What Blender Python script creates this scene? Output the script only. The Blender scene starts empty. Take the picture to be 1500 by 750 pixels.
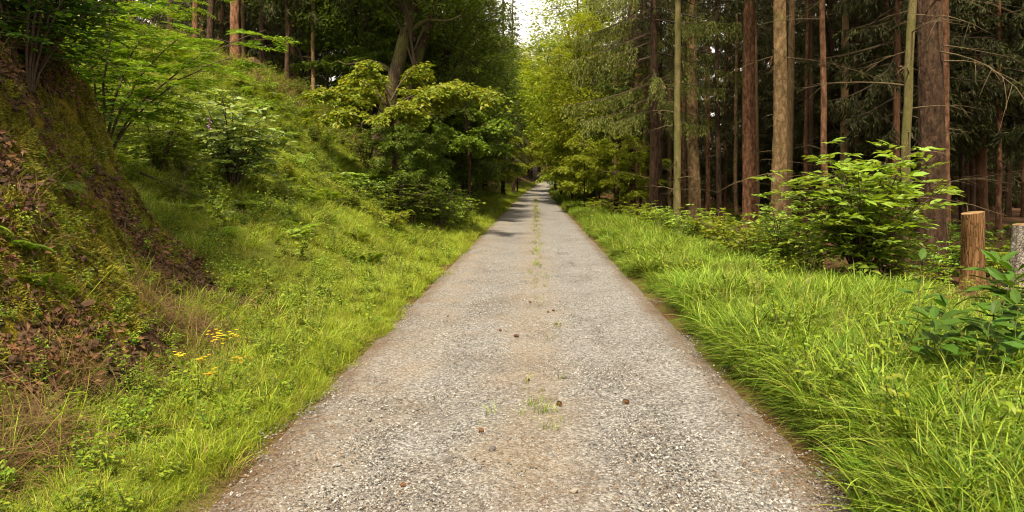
import bpy, math
import numpy as np
from mathutils import Matrix, Vector

# ------------------------------------------------------------------ camera, sky, sun, exposure
scene = bpy.context.scene
C = scene.collection
R = math.radians

cam_d = bpy.data.cameras.new("camera")
cam = bpy.data.objects.new("camera", cam_d)
C.objects.link(cam)
cam.location = (0, 0, 1.7)
cam.rotation_euler = (R(90), 0, 0)
cam_d.sensor_width = 36.0
cam_d.lens = 24.0
cam_d.shift_x = -34 / 1500
cam_d.shift_y = -111 / 1500
cam_d.clip_start = 0.05
cam_d.clip_end = 3000
scene.camera = cam

SUN_ELEV, SUN_AZ = 57.0, 187.0        # degrees; azimuth clockwise from +Y: the sun stands high behind the camera
world = bpy.data.worlds.new("World")
scene.world = world
world.use_nodes = True
wn, wl = world.node_tree.nodes, world.node_tree.links
bg = wn["Background"]
sky = wn.new("ShaderNodeTexSky")
sky.sky_type = 'NISHITA'
sky.sun_disc = False
sky.sun_elevation = R(SUN_ELEV)
sky.sun_rotation = R(SUN_AZ)
sky.dust_density = 3.0
cloud = wn.new("ShaderNodeMixRGB")      # thin even cloud over the blue
cloud.inputs[0].default_value = 0.72
cloud.inputs[2].default_value = (11.8, 10.7, 8.6, 1)
wl.new(sky.outputs[0], cloud.inputs[1])
wl.new(cloud.outputs[0], bg.inputs[0])
bg.inputs[1].default_value = 0.085

sun_d = bpy.data.lights.new("sun", 'SUN')
sun = bpy.data.objects.new("sun", sun_d)
C.objects.link(sun)
sun_d.energy = 5.0
sun_d.angle = R(4)
sun_d.color = (1.0, 0.87, 0.64)
az, el = R(SUN_AZ), R(SUN_ELEV)
to_sun = Vector((math.sin(az) * math.cos(el), math.cos(az) * math.cos(el), math.sin(el)))
sun.rotation_euler = to_sun.to_track_quat('Z', 'Y').to_euler()
sun.location = (-20, -10, 40)

scene.view_settings.view_transform = 'Standard'
scene.view_settings.look = 'None'
scene.view_settings.gamma = 1.0
scene.view_settings.exposure = 1.14
scene.view_settings.use_curve_mapping = False
cy = scene.cycles
cy.max_bounces = 4
cy.diffuse_bounces = 2
cy.glossy_bounces = 2
cy.transmission_bounces = 3
cy.use_adaptive_sampling = True
cy.adaptive_threshold = 0.025
cy.transparent_max_bounces = 4
cy.caustics_reflective = False
cy.caustics_refractive = False
cy.use_denoising = True
cy.filter_width = 1.1
cy.sample_clamp_indirect = 6.0

rng = np.random.default_rng(11)

# ------------------------------------------------------------------ helpers: noise and meshes
def _hash(ix, iy, seed):
    h = (ix.astype(np.int64) * 374761393 + iy.astype(np.int64) * 668265263 + seed * 1442695041) & 0xffffffff
    h = ((h ^ (h >> 13)) * 1274126177) & 0xffffffff
    return ((h ^ (h >> 16)) & 0xffff) / 65535.0

def vnoise(x, y, seed=0):
    ix, iy = np.floor(x), np.floor(y)
    fx, fy = x - ix, y - iy
    fx = fx * fx * (3 - 2 * fx); fy = fy * fy * (3 - 2 * fy)
    a = _hash(ix, iy, seed); b = _hash(ix + 1, iy, seed)
    c = _hash(ix, iy + 1, seed); d = _hash(ix + 1, iy + 1, seed)
    return (a + (b - a) * fx) * (1 - fy) + (c + (d - c) * fx) * fy

def fbm(x, y, seed=0, octv=4):
    x = np.asarray(x, float); y = np.asarray(y, float)
    s, a, t = 0, 1.0, 0
    for k in range(octv):
        s = s + a * vnoise(x * 2 ** k, y * 2 ** k, seed + 17 * k); t += a; a *= 0.5
    return s / t

def sstep(a, b, x):
    t = np.clip((x - a) / (b - a), 0, 1)
    return t * t * (3 - 2 * t)

def nrmz(v):
    return v / np.maximum(np.linalg.norm(v, axis=-1, keepdims=True), 1e-9)

class MB:
    """collects vertices, quads and triangles with a material slot each"""
    def __init__(self):
        self.V, self.Q, self.T, self.mq, self.mt, self.n = [], [], [], [], [], 0
    def add(self, V, Q=None, T=None, m=0):
        V = np.asarray(V, float).reshape(-1, 3)
        if Q is not None and len(Q):
            self.Q.append(np.asarray(Q) + self.n); self.mq.append(np.full(len(Q), m))
        if T is not None and len(T):
            self.T.append(np.asarray(T) + self.n); self.mt.append(np.full(len(T), m))
        self.V.append(V); self.n += len(V)
        return self
    def mesh(self, name, mats, smooth=False):
        V = np.concatenate(self.V) if self.V else np.zeros((0, 3))
        Q = np.concatenate(self.Q).astype(np.int32) if self.Q else np.zeros((0, 4), np.int32)
        T = np.concatenate(self.T).astype(np.int32) if self.T else np.zeros((0, 3), np.int32)
        mi = np.concatenate([np.concatenate(self.mq) if self.mq else np.zeros(0),
                             np.concatenate(self.mt) if self.mt else np.zeros(0)]).astype(np.int32)
        me = bpy.data.meshes.new(name)
        me.vertices.add(len(V)); me.vertices.foreach_set("co", V.ravel().astype(np.float32))
        nl = Q.size + T.size
        me.loops.add(nl); me.loops.foreach_set("vertex_index", np.concatenate([Q.ravel(), T.ravel()]))
        me.polygons.add(len(Q) + len(T))
        st = np.concatenate([np.arange(len(Q)) * 4, Q.size + np.arange(len(T)) * 3]).astype(np.int32)
        me.polygons.foreach_set("loop_start", st)
        me.polygons.foreach_set("material_index", mi)
        me.polygons.foreach_set("use_smooth", np.full(len(Q) + len(T), smooth))
        me.update(calc_edges=True)
        for m in (mats if isinstance(mats, (list, tuple)) else [mats]):
            me.materials.append(m)
        return me

def tube(P, rad, sides=6, cap=True, rough=0.0, seed=0):
    P = np.asarray(P, float); rad = np.asarray(rad, float); n = len(P)
    d = nrmz(np.gradient(P, axis=0))
    ref = np.where(np.abs(d[:, 2:3]) > 0.9, np.array([[1.0, 0, 0]]), np.array([[0, 0, 1.0]]))
    if np.mean(np.abs(d[:, 2])) > 0.6: ref = np.tile([[1.0, 0, 0]], (n, 1))
    s = nrmz(np.cross(d, ref)); t = np.cross(s, d)
    a = np.arange(sides) * 2 * np.pi / sides
    rr = rad[:, None] * np.ones((1, sides))
    if rough:
        g = np.random.default_rng(seed)
        rr = rr * (1 + rough * g.uniform(-1, 1, (n, sides)))
    V = P[:, None] + rr[..., None] * (np.cos(a)[None, :, None] * s[:, None] + np.sin(a)[None, :, None] * t[:, None])
    i = np.arange(n - 1)[:, None] * sides; j = np.arange(sides)[None]; k = (j + 1) % sides
    Q = np.stack([i + j, i + k, i + sides + k, i + sides + j], -1).reshape(-1, 4)
    V = V.reshape(-1, 3)
    T = None
    if cap:
        V = np.vstack([V, P[:1], P[-1:]])
        j = np.arange(sides); k = (j + 1) % sides
        T = np.vstack([np.stack([k, j, np.full(sides, n * sides)], -1),
                       np.stack([(n - 1) * sides + j, (n - 1) * sides + k, np.full(sides, n * sides + 1)], -1)])
    return V, Q, T

def leaf_frame(d, n):
    d = nrmz(d); s = nrmz(np.cross(d, n)); return d, s, np.cross(s, d)

def add_leaves(mb, pos, d, n, L, W, m=0, fine=False, fold=0.18, droop=0.12):
    d, s, n = leaf_frame(d, n); L = np.asarray(L)[:, None]; W = np.asarray(W)[:, None]; N = len(pos)
    if not fine:
        V = np.stack([pos, pos + d * .45 * L + s * .5 * W + n * fold * W, pos + d * L - n * droop * L,
                      pos + d * .45 * L - s * .5 * W + n * fold * W], 1)
        mb.add(V, Q=np.arange(N * 4).reshape(N, 4), m=m)
    else:
        mid = pos + d * .5 * L
        V = np.stack([pos, mid, pos + d * L - n * droop * 1.6 * L,
                      pos + d * .28 * L + s * .42 * W + n * fold * W, pos + d * .66 * L + s * .40 * W + n * (fold * W - droop * .5 * L),
                      pos + d * .28 * L - s * .42 * W + n * fold * W, pos + d * .66 * L - s * .40 * W + n * (fold * W - droop * .5 * L)], 1)
        o = (np.arange(N) * 7)[:, None]
        Q = np.vstack([o + [[0, 3, 4, 1]], o + [[0, 1, 6, 5]]]); T = np.vstack([o + [[1, 4, 2]], o + [[1, 2, 6]]])
        mb.add(V, Q=Q, T=T, m=m)

def rand_dirs(g, n):
    v = g.normal(size=(n, 3)); return nrmz(v)

def read_mesh(me):
    V = np.empty(len(me.vertices) * 3, np.float32); me.vertices.foreach_get('co', V)
    n = len(me.polygons); tot = np.empty(n, np.int32); me.polygons.foreach_get('loop_total', tot); st = np.empty(n, np.int32); me.polygons.foreach_get('loop_start', st)
    lv = np.empty(len(me.loops), np.int32); me.loops.foreach_get('vertex_index', lv); mi = np.empty(n, np.int32); me.polygons.foreach_get('material_index', mi)
    q, t = tot == 4, tot == 3
    return V.reshape(-1, 3).astype(float), lv[st[q][:, None] + np.arange(4)], lv[st[t][:, None] + np.arange(3)], mi[q], mi[t]

def mat_of(name, meshes, n, rad, s0, s1, seed, tilt=.15):
    """a patch of ground cover made of n clumps, so that a scatter needs fewer copies"""
    g = np.random.default_rng(seed); b = MB(); src = [read_mesh(m_) for m_ in meshes]
    for k in range(n):
        V, Q, T, mq, mt = src[int(g.integers(0, len(src)))]
        a = g.uniform(0, 6.28); c_, s_ = math.cos(a), math.sin(a); s = g.uniform(s0, s1)
        W = np.stack([V[:, 0] * c_ - V[:, 1] * s_, V[:, 0] * s_ + V[:, 1] * c_, V[:, 2]], -1) * s
        W[:, 0] += W[:, 2] * g.normal(0, tilt); W[:, 1] += W[:, 2] * g.normal(0, tilt)
        r_ = rad * math.sqrt((k + .5) / n); ph = k * 2.39996 + g.normal(0, .3)
        W += np.array([[r_ * math.cos(ph), r_ * math.sin(ph), 0]])
        i0 = len(b.mq), len(b.mt)
        b.add(W, Q=Q, T=T)
        if len(Q): b.mq[-1] = mq
        if len(T): b.mt[-1] = mt
    return b.mesh(name, list(meshes[0].materials))

# ------------------------------------------------------------------ helpers: objects
def obj(name, me, parent=None, loc=None, rot=None, scale=None):
    o = bpy.data.objects.new(name, me); C.objects.link(o)
    if parent is not None: o.parent = parent
    if loc is not None: o.location = loc
    if rot is not None: o.rotation_euler = rot
    if scale is not None: o.scale = (scale,) * 3 if np.isscalar(scale) else scale
    return o

def tag(o, label, cat=None, group=None, kind=None):
    if label: o['label'] = label
    if cat: o['category'] = cat
    if group: o['group'] = group
    if kind: o['kind'] = kind
    return o

def thing(name, label, cat, loc, rotz=0.0, group=None, tilt=(0, 0), scale=1.0):
    o = obj(name, None, None, loc, (tilt[0], tilt[1], rotz), scale)
    o.empty_display_size = 0.2
    return tag(o, label, cat, group)

def at(u, v, Y):
    """a point Y metres ahead that the photograph shows at u, v (1500 x 750)"""
    return np.array([(u - 784) * Y / 1000, Y, 1.7 - (v - 264) * Y / 1000])

# ------------------------------------------------------------------ materials
def mat_new(name):
    m = bpy.data.materials.new(name); m.use_nodes = True
    nt = m.node_tree; nt.nodes.clear()
    out = nt.nodes.new("ShaderNodeOutputMaterial")
    return m, nt.nodes, nt.links, out

def ramp(N, stops, interp='LINEAR'):
    r = N.new("ShaderNodeValToRGB"); e = r.color_ramp.elements; r.color_ramp.interpolation = interp
    while len(e) < len(stops): e.new(0.5)
    for el, (p, c) in zip(e, stops):
        el.position = p; el.color = (*c, 1)
    return r

def leaf_mat(name, cols, trans=0.4, rough=0.5, ty=(1.25, 1.15, 0.5), spec=0.25, vary=(.75, 1.25)):
    m, N, L, out = mat_new(name)
    geo = N.new("ShaderNodeNewGeometry"); oi = N.new("ShaderNodeObjectInfo")
    st = [(i / max(1, len(cols) - 1), c) for i, c in enumerate(cols)]
    r = ramp(N, st)
    L.new(geo.outputs["Random Per Island"], r.inputs[0])
    hsv = N.new("ShaderNodeHueSaturation")
    mr = N.new("ShaderNodeMapRange"); mr.inputs[3].default_value = vary[0]; mr.inputs[4].default_value = vary[1]
    L.new(oi.outputs["Random"], mr.inputs[0]); L.new(mr.outputs[0], hsv.inputs["Value"])
    mh = N.new("ShaderNodeMapRange"); mh.inputs[3].default_value = 0.485; mh.inputs[4].default_value = 0.512
    L.new(oi.outputs["Random"], mh.inputs[0]); L.new(mh.outputs[0], hsv.inputs["Hue"])
    L.new(r.outputs[0], hsv.inputs["Color"])
    p = N.new("ShaderNodeBsdfPrincipled"); p.inputs["Roughness"].default_value = rough
    p.inputs["Specular IOR Level"].default_value = spec
    L.new(hsv.outputs[0], p.inputs["Base Color"])
    if trans > 0:
        t = N.new("ShaderNodeBsdfTranslucent")
        mul = N.new("ShaderNodeMixRGB"); mul.blend_type = 'MULTIPLY'; mul.inputs[0].default_value = 1
        mul.inputs[2].default_value = (*ty, 1)
        L.new(hsv.outputs[0], mul.inputs[1]); L.new(mul.outputs[0], t.inputs[0])
        mx = N.new("ShaderNodeMixShader"); mx.inputs[0].default_value = trans
        L.new(p.outputs[0], mx.inputs[1]); L.new(t.outputs[0], mx.inputs[2]); L.new(mx.outputs[0], out.inputs[0])
    else:
        L.new(p.outputs[0], out.inputs[0])
    return m

def bark_mat(name, c1, c2, c3, moss=0.0, zs=0.35, scale=14.0, bump=0.6, crack=.6):
    m, N, L, out = mat_new(name)
    tc = N.new("ShaderNodeTexCoord"); mp = N.new("ShaderNodeMapping"); oi = N.new("ShaderNodeObjectInfo")
    mp.inputs["Scale"].default_value = (1, 1, zs)
    add = N.new("ShaderNodeVectorMath"); add.operation = 'ADD'
    ml = N.new("ShaderNodeMath"); ml.operation = 'MULTIPLY'; ml.inputs[1].default_value = 37.0
    L.new(oi.outputs["Random"], ml.inputs[0]); L.new(tc.outputs["Object"], add.inputs[0]); L.new(ml.outputs[0], add.inputs[1])
    L.new(add.outputs[0], mp.inputs[0])
    v = N.new("ShaderNodeTexVoronoi"); v.inputs["Scale"].default_value = scale * 1.6; v.feature = 'DISTANCE_TO_EDGE'
    n = N.new("ShaderNodeTexNoise"); n.inputs["Scale"].default_value = scale * 0.5; n.inputs["Detail"].default_value = 6
    n2 = N.new("ShaderNodeTexNoise"); n2.inputs["Scale"].default_value = 1.3; n2.inputs["Detail"].default_value = 3
    wv = N.new("ShaderNodeVectorMath"); wv.operation = 'MULTIPLY_ADD'; wv.inputs[1].default_value = (.16,) * 3
    L.new(mp.outputs[0], n.inputs[0]); L.new(n.outputs["Color"], wv.inputs[0]); L.new(mp.outputs[0], wv.inputs[2]); L.new(wv.outputs[0], v.inputs[0])
    L.new(tc.outputs["Object"], n2.inputs[0])
    r = ramp(N, [(0.3, c1), (0.5, c2), (0.72, c3)])
    L.new(n.outputs[0], r.inputs[0])
    rr = ramp(N, [(0.0, (0.35,) * 3), (0.12, (1, 1, 1))]); L.new(v.outputs["Distance"], rr.inputs[0])
    mu = N.new("ShaderNodeMixRGB"); mu.blend_type = 'MULTIPLY'; mu.inputs[0].default_value = crack
    L.new(r.outputs[0], mu.inputs[1]); L.new(rr.outputs[0], mu.inputs[2])
    col = mu.outputs[0]
    mm = N.new("ShaderNodeMixRGB"); mm.inputs[2].default_value = (0.085, 0.085, 0.02, 1)
    mr = ramp(N, [(0.62 - 0.4 * moss, (0, 0, 0)), (0.85 - 0.4 * moss, (min(1, .25 + moss),) * 3)])
    L.new(n2.outputs[0], mr.inputs[0]); L.new(mr.outputs[0], mm.inputs[0]); L.new(col, mm.inputs[1])
    p = N.new("ShaderNodeBsdfPrincipled"); p.inputs["Roughness"].default_value = 0.9; p.inputs["Specular IOR Level"].default_value = 0.15
    L.new(mm.outputs[0], p.inputs["Base Color"])
    b = N.new("ShaderNodeBump"); b.inputs["Strength"].default_value = bump; b.inputs["Distance"].default_value = 0.03
    ad = N.new("ShaderNodeMath"); ad.operation = 'ADD'; L.new(rr.outputs[0], ad.inputs[0]); L.new(n.outputs[0], ad.inputs[1])
    L.new(ad.outputs[0], b.inputs["Height"]); L.new(b.outputs[0], p.inputs["Normal"]); L.new(p.outputs[0], out.inputs[0])
    return m

def plain_mat(name, c1, c2, scale=20.0, rough=0.85, bump=0.3):
    m, N, L, out = mat_new(name)
    tc = N.new("ShaderNodeTexCoord"); n = N.new("ShaderNodeTexNoise"); n.inputs["Scale"].default_value = scale; n.inputs["Detail"].default_value = 5
    L.new(tc.outputs["Object"], n.inputs[0]); r = ramp(N, [(0.3, c1), (0.7, c2)]); L.new(n.outputs[0], r.inputs[0])
    p = N.new("ShaderNodeBsdfPrincipled"); p.inputs["Roughness"].default_value = rough; p.inputs["Specular IOR Level"].default_value = 0.2
    L.new(r.outputs[0], p.inputs["Base Color"])
    b = N.new("ShaderNodeBump"); b.inputs["Strength"].default_value = bump; b.inputs["Distance"].default_value = 0.02
    L.new(n.outputs[0], b.inputs["Height"]); L.new(b.outputs[0], p.inputs["Normal"]); L.new(p.outputs[0], out.inputs[0])
    return m

M = {}
M['grass'] = leaf_mat('grass_blade', [(.030, .070, .005), (.075, .14, .009), (.135, .22, .016), (.21, .29, .028), (.31, .35, .08)], 0.34, 0.5, spec=.15)
M['grass_short'] = leaf_mat('meadow_blade', [(.085, .15, .008), (.155, .235, .012), (.235, .31, .018), (.315, .365, .028), (.38, .36, .08)], 0.42, 0.5)
M['straw'] = leaf_mat('seed_stalk', [(.24, .22, .06), (.30, .26, .10), (.18, .20, .04)], 0.25, 0.6)
M['dry'] = leaf_mat('dry_blade', [(.11, .062, .025), (.17, .10, .042), (.06, .032, .014), (.24, .16, .075)], 0.2, 0.7, (1, .9, .7))
M['herb'] = leaf_mat('herb_leaf', [(.08, .15, .010), (.16, .23, .014), (.26, .31, .022)], 0.4, 0.45)
M['moss'] = leaf_mat('moss_blade', [(.11, .095, .008), (.21, .175, .011), (.11, .13, .010), (.05, .042, .007)], 0.15, 0.9)
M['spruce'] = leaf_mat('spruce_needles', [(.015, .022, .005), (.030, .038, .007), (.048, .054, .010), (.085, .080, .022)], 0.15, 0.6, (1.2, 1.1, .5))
M['spruce_lit'] = leaf_mat('painted_sunlit_needles', [(.045, .064, .009), (.08, .10, .013), (.125, .14, .022), (.20, .19, .055)], 0.2, 0.6, (1.2, 1.1, .5))  # sunlight on the hanging boughs is put into a lighter needle colour
M['broad'] = leaf_mat('broad_leaf', [(.035, .075, .008), (.065, .115, .012), (.11, .165, .016), (.15, .20, .02)], 0.42, 0.45)
M['broad_light'] = leaf_mat('sunlit_light_broad_leaf', [(.13, .19, .012), (.22, .28, .018), (.33, .37, .03)], 0.48, 0.45)  # light green leaf, its colour brightened further for the sunlit far glow
M['cherry'] = leaf_mat('yellowing_leaf', [(.10, .16, .012), (.17, .215, .016), (.25, .24, .022), (.06, .11, .010)], 0.42, 0.45)
M['bush'] = leaf_mat('bush_leaf', [(.11, .20, .02), (.19, .30, .03), (.29, .40, .07)], 0.42, 0.38, spec=.4)
M['pale'] = leaf_mat('pale_leaf', [(.22, .31, .09), (.15, .24, .05), (.34, .42, .19), (.09, .16, .03)], 0.36, 0.4, spec=.4)
M['rowan'] = leaf_mat('rowan_leaflet', [(.06, .12, .010), (.11, .18, .014), (.18, .24, .02)], 0.45, 0.45)
M['dark_leaf'] = leaf_mat('dark_leaf', [(.03, .075, .008), (.05, .11, .012), (.09, .16, .018)], 0.38, 0.5, spec=.2)
M['rust'] = leaf_mat('rusty_frond', [(.17, .065, .02), (.24, .11, .035), (.11, .05, .02)], 0.3, 0.7, (1, .9, .7))
M['yellow'] = leaf_mat('yellow_floret', [(.55, .36, .015), (.66, .47, .03)], 0.25, 0.6, (1, 1, .6))
M['purple'] = leaf_mat('purple_bell', [(.42, .16, .40), (.55, .28, .52)], 0.3, 0.5, (1, 1, 1))
M['litter'] = leaf_mat('fallen_leaf', [(.085, .036, .016), (.14, .062, .025), (.06, .03, .017), (.19, .105, .05)], 0.05, 0.8, (1, 1, 1))
M['needle_litter'] = leaf_mat('fallen_needles', [(.11, .062, .030), (.17, .105, .055), (.075, .044, .024)], 0.0, 0.9)
M['stone'] = leaf_mat('gravel_stone', [(.115, .11, .108), (.195, .19, .188), (.33, .325, .322), (.17, .148, .12), (.065, .062, .061), (.225, .21, .192)], 0.0, 0.8, spec=.25)
M['bark_pink'] = bark_mat('reddish_bark', (.065, .030, .016), (.17, .083, .045), (.29, .155, .09), 0.1, .45, 24)
M['bark_tan'] = bark_mat('tan_bark', (.085, .052, .024), (.175, .112, .055), (.28, .19, .105), 0.25, .6, 16, .35)
M['bark_dark'] = bark_mat('dark_bark', (.024, .013, .008), (.058, .033, .020), (.10, .060, .038), 0.15, .4, 24)
M['bark_olive'] = bark_mat('olive_bark', (.07, .058, .024), (.11, .088, .036), (.15, .12, .055), 0.45, .5, 14, .35)
M['bark_moss'] = bark_mat('mossy_bark', (.026, .018, .011), (.055, .038, .022), (.09, .063, .036), 0.55, .22, 9, 1.0)
M['bark_grey'] = bark_mat('grey_bark', (.10, .085, .07), (.22, .19, .165), (.36, .33, .29), 0.3, 1.2, 12, 1.0)
M['twig'] = plain_mat('bare_twig', (.065, .046, .024), (.13, .095, .05), 30)
M['twig_dark'] = plain_mat('dark_twig', (.04, .028, .018), (.08, .055, .035), 30)
M['stem'] = plain_mat('green_stem', (.07, .09, .025), (.12, .12, .04), 30)
M['cutwood'] = plain_mat('cut_wood', (.12, .07, .032), (.30, .19, .095), 16)
M['postwood'] = bark_mat('peeled_wood', (.085, .042, .016), (.19, .10, .042), (.30, .175, .08), 0.35, .12, 14, .8, .5)
M['cone'] = plain_mat('cone_scale', (.07, .034, .016), (.16, .082, .04), 60)
M['darkstone'] = plain_mat('dark_stone', (.05, .045, .045), (.12, .11, .105), 40)
M['soil'] = plain_mat('soil_lump', (.022, .012, .007), (.075, .042, .023), 25)
M['root'] = plain_mat('bare_root', (.05, .03, .018), (.12, .075, .045), 15)

# ------------------------------------------------------------------ terrain
XL, XR = -1.64, 1.58                          # the edges of the gravel
def cxy(y):  return 1.6 * (np.clip(y - 75, 0, None) / 50.0) ** 2
def zry(y):
    t = np.clip(y - 88, 0, 150) / 40.0
    return np.where(t < 1.7, 0.75 * t * t, 0.75 * 1.7 * 1.7 + 1.4 * (t - 1.7))

def bank_foot(y):  return 2.85 + 0.10 * np.clip(y - 4, -1, 2) + 0.33 * np.clip(y - 6, 0, 5) + 0.10 * np.sin(y * 2.1)

def hill(x, y):
    f = 2.75 + 0.35 * (fbm(y * .15, y * 0 + 3, 5) - .5)
    sl = np.interp(y, [0, 10, 15, 21, 26, 60, 140], [.30, .36, .50, .78, .80, .62, .5])
    d = -x - f
    sp = 0.35 * np.log1p(np.exp(np.clip(d / 0.35, -30, 30)))
    z = sl * sp
    return np.where(z > 5.0, 5.0 + 3.0 * (1 - np.exp(-(z - 5.0) / 4.5)), z)

def bank(x, y):
    d = -x - bank_foot(y) + 0.22 * (fbm(x * 1.3, y * 1.3, 21) - .5) + 0.10 * (fbm(x * 4, y * 4, 22) - .5)
    z = np.interp(d, [-.5, -.1, .15, .5, 1.0, 1.45, 1.75, 2.1, 3.5, 8, 30], [-.3, .0, .22, .60, 1.25, 2.0, 2.75, 3.1, 3.6, 4.6, 6])
    w = 1 - sstep(8.1, 9.5, y + 0.35 * (fbm(x * 1.7, y, 9) - .5) + 0.18 * np.clip(-x - 5.2, 0, 6))
    return z * w - (1 - w) * .4

def H(x, y):
    x = np.asarray(x, float); y = np.asarray(y, float)
    xx = x - cxy(y)
    left = np.maximum(hill(xx, y), bank(xx, y))
    n = fbm(x * .8, y * .8, 1) - .5
    offr = sstep(0.0, .5, np.maximum(XL - .05 - xx, xx - XR - .05))
    right = np.where(xx > 0, .05 * sstep(1.5, 2.2, xx) - .12 * sstep(2.6, 6, xx) + -np.clip(xx - 9, 0, 60) * .01, 0)
    z = np.where(xx < 0, left, right) + offr * (n * .16 + .05 * (fbm(x * 4, y * 4, 2) - .5)) + .04 * offr
    bk = sstep(.3, 1.0, -xx - bank_foot(y)) * (y < 10) * (xx < 0)
    z = z + bk * (.34 * (np.abs(fbm(x * 2.6 + y * .9, y * 1.7 - x * .6, 33) - .5) * 2 - .25) + .14 * (fbm(x * 5 + y, y * 5, 31) - .5) + .05 * (fbm(x * 14, y * 14, 32) - .5))
    z = z - (1 - offr) * .035
    return z + zry(y)

def Hs(x, y): return float(H(np.array([x]), np.array([y]))[0])

def grid_lines(segs):
    out = []
    for a, b, s in segs: out.append(np.arange(a, b, s))
    out.append([segs[-1][1]]); return np.concatenate(out)

gx = grid_lines([(-260, -60, 20), (-60, -24, 3), (-24, -8.5, .4), (-8.5, -2.4, .045), (-2.4, 4, .12), (4, 14, .4), (14, 60, 3), (60, 260, 20)])
gy = grid_lines([(-30, 1.5, 2.5), (1.5, 10, .05), (10, 16, .12), (16, 40, .35), (40, 130, 1.0), (130, 260, 6), (260, 600, 30)])
GX, GY = np.meshgrid(gx, gy)
GZ = H(GX, GY)
V = np.stack([GX, GY, GZ], -1).reshape(-1, 3)
nx, ny = len(gx), len(gy)
i = (np.arange(ny - 1)[:, None] * nx + np.arange(nx - 1)[None]).ravel()
mb = MB().add(V, Q=np.stack([i, i + 1, i + 1 + nx, i + nx], -1))

def ground_material():
    m, N, L, out = mat_new('forest_ground')
    at_ = N.new("ShaderNodeAttribute"); at_.attribute_name = 'zone'
    sep = N.new("ShaderNodeSeparateColor"); L.new(at_.outputs["Color"], sep.inputs[0])
    tc = N.new("ShaderNodeTexCoord")
    def noise(s, d=6):
        n = N.new("ShaderNodeTexNoise"); n.inputs["Scale"].default_value = s; n.inputs["Detail"].default_value = d; n.inputs["Roughness"].default_value = .65
        L.new(tc.outputs["Object"], n.inputs[0]); return n
    a, b, c = noise(9), noise(2.2), noise(45, 3)
    soil = ramp(N, [(.3, (.020, .011, .006)), (.5, (.05, .027, .014)), (.7, (.10, .058, .03))]); L.new(a.outputs[0], soil.inputs[0])
    mossc = ramp(N, [(.3, (.07, .055, .006)), (.5, (.13, .105, .008)), (.72, (.20, .155, .012))]); L.new(a.outputs[0], mossc.inputs[0])
    grassc = ramp(N, [(.3, (.06, .075, .010)), (.6, (.11, .125, .016)), (.78, (.13, .11, .03))]); L.new(a.outputs[0], grassc.inputs[0])
    needle = ramp(N, [(.3, (.05, .026, .013)), (.55, (.10, .052, .026)), (.75, (.16, .09, .045))]); L.new(c.outputs[0], needle.inputs[0])
    def mix(f, x, y):
        k = N.new("ShaderNodeMixRGB"); L.new(f, k.inputs[0]); L.new(x, k.inputs[1]); L.new(y, k.inputs[2]); return k.outputs[0]
    mk = ramp(N, [(.46, (0, 0, 0)), (.54, (1, 1, 1))]); L.new(b.outputs[0], mk.inputs[0])
    mf = N.new("ShaderNodeMath"); mf.operation = 'MULTIPLY'; L.new(sep.outputs[0], mf.inputs[0]); L.new(mk.outputs[0], mf.inputs[1])
    col = mix(mf.outputs[0], soil.outputs[0], mossc.outputs[0])
    col = mix(sep.outputs[1], col, grassc.outputs[0])
    col = mix(sep.outputs[2], col, needle.outputs[0])
    p = N.new("ShaderNodeBsdfPrincipled"); p.inputs["Roughness"].default_value = .95; p.inputs["Specular IOR Level"].default_value = .1
    L.new(col, p.inputs["Base Color"])
    ad = N.new("ShaderNodeMath"); ad.operation = 'ADD'; L.new(a.outputs[0], ad.inputs[0]); L.new(c.outputs[0], ad.inputs[1])
    bp = N.new("ShaderNodeBump"); bp.inputs["Strength"].default_value = .8; bp.inputs["Distance"].default_value = .06
    L.new(ad.outputs[0], bp.inputs["Height"]); L.new(bp.outputs[0], p.inputs["Normal"]); L.new(p.outputs[0], out.inputs[0])
    return m

me = mb.mesh('ground', ground_material(), True)
XX = GX - cxy(GY)
bankz = sstep(.1, .5, -XX - bank_foot(GY)) * (1 - sstep(8.6, 9.6, GY))
grassz = (sstep(2.6, 2.2, -XX) * (XX < 0) + sstep(5.5, 4.0, XX) * (XX > 0))
grassz = np.maximum(grassz, (XX < 0) * (1 - bankz) * sstep(29, 24, GY) * sstep(9.0, 9.8, GY))
needlez = sstep(.5, .1, np.maximum(XL - XX, XX - XR)) * (.25 + .6 * sstep(.4, .6, fbm(GX * 3, GY * 3, 57))) + .7 * sstep(5, 7, XX)
col = np.stack([bankz, np.clip(grassz, 0, 1) * (1 - bankz), np.clip(needlez, 0, 1), np.ones_like(GX)], -1)
ca = me.color_attributes.new('zone', 'FLOAT_COLOR', 'POINT'); ca.data.foreach_set('color', col.ravel().astype(np.float32))
tag(obj('ground', me), 'forest floor with a mossy earth bank and grassy slope', kind='structure')

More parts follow.
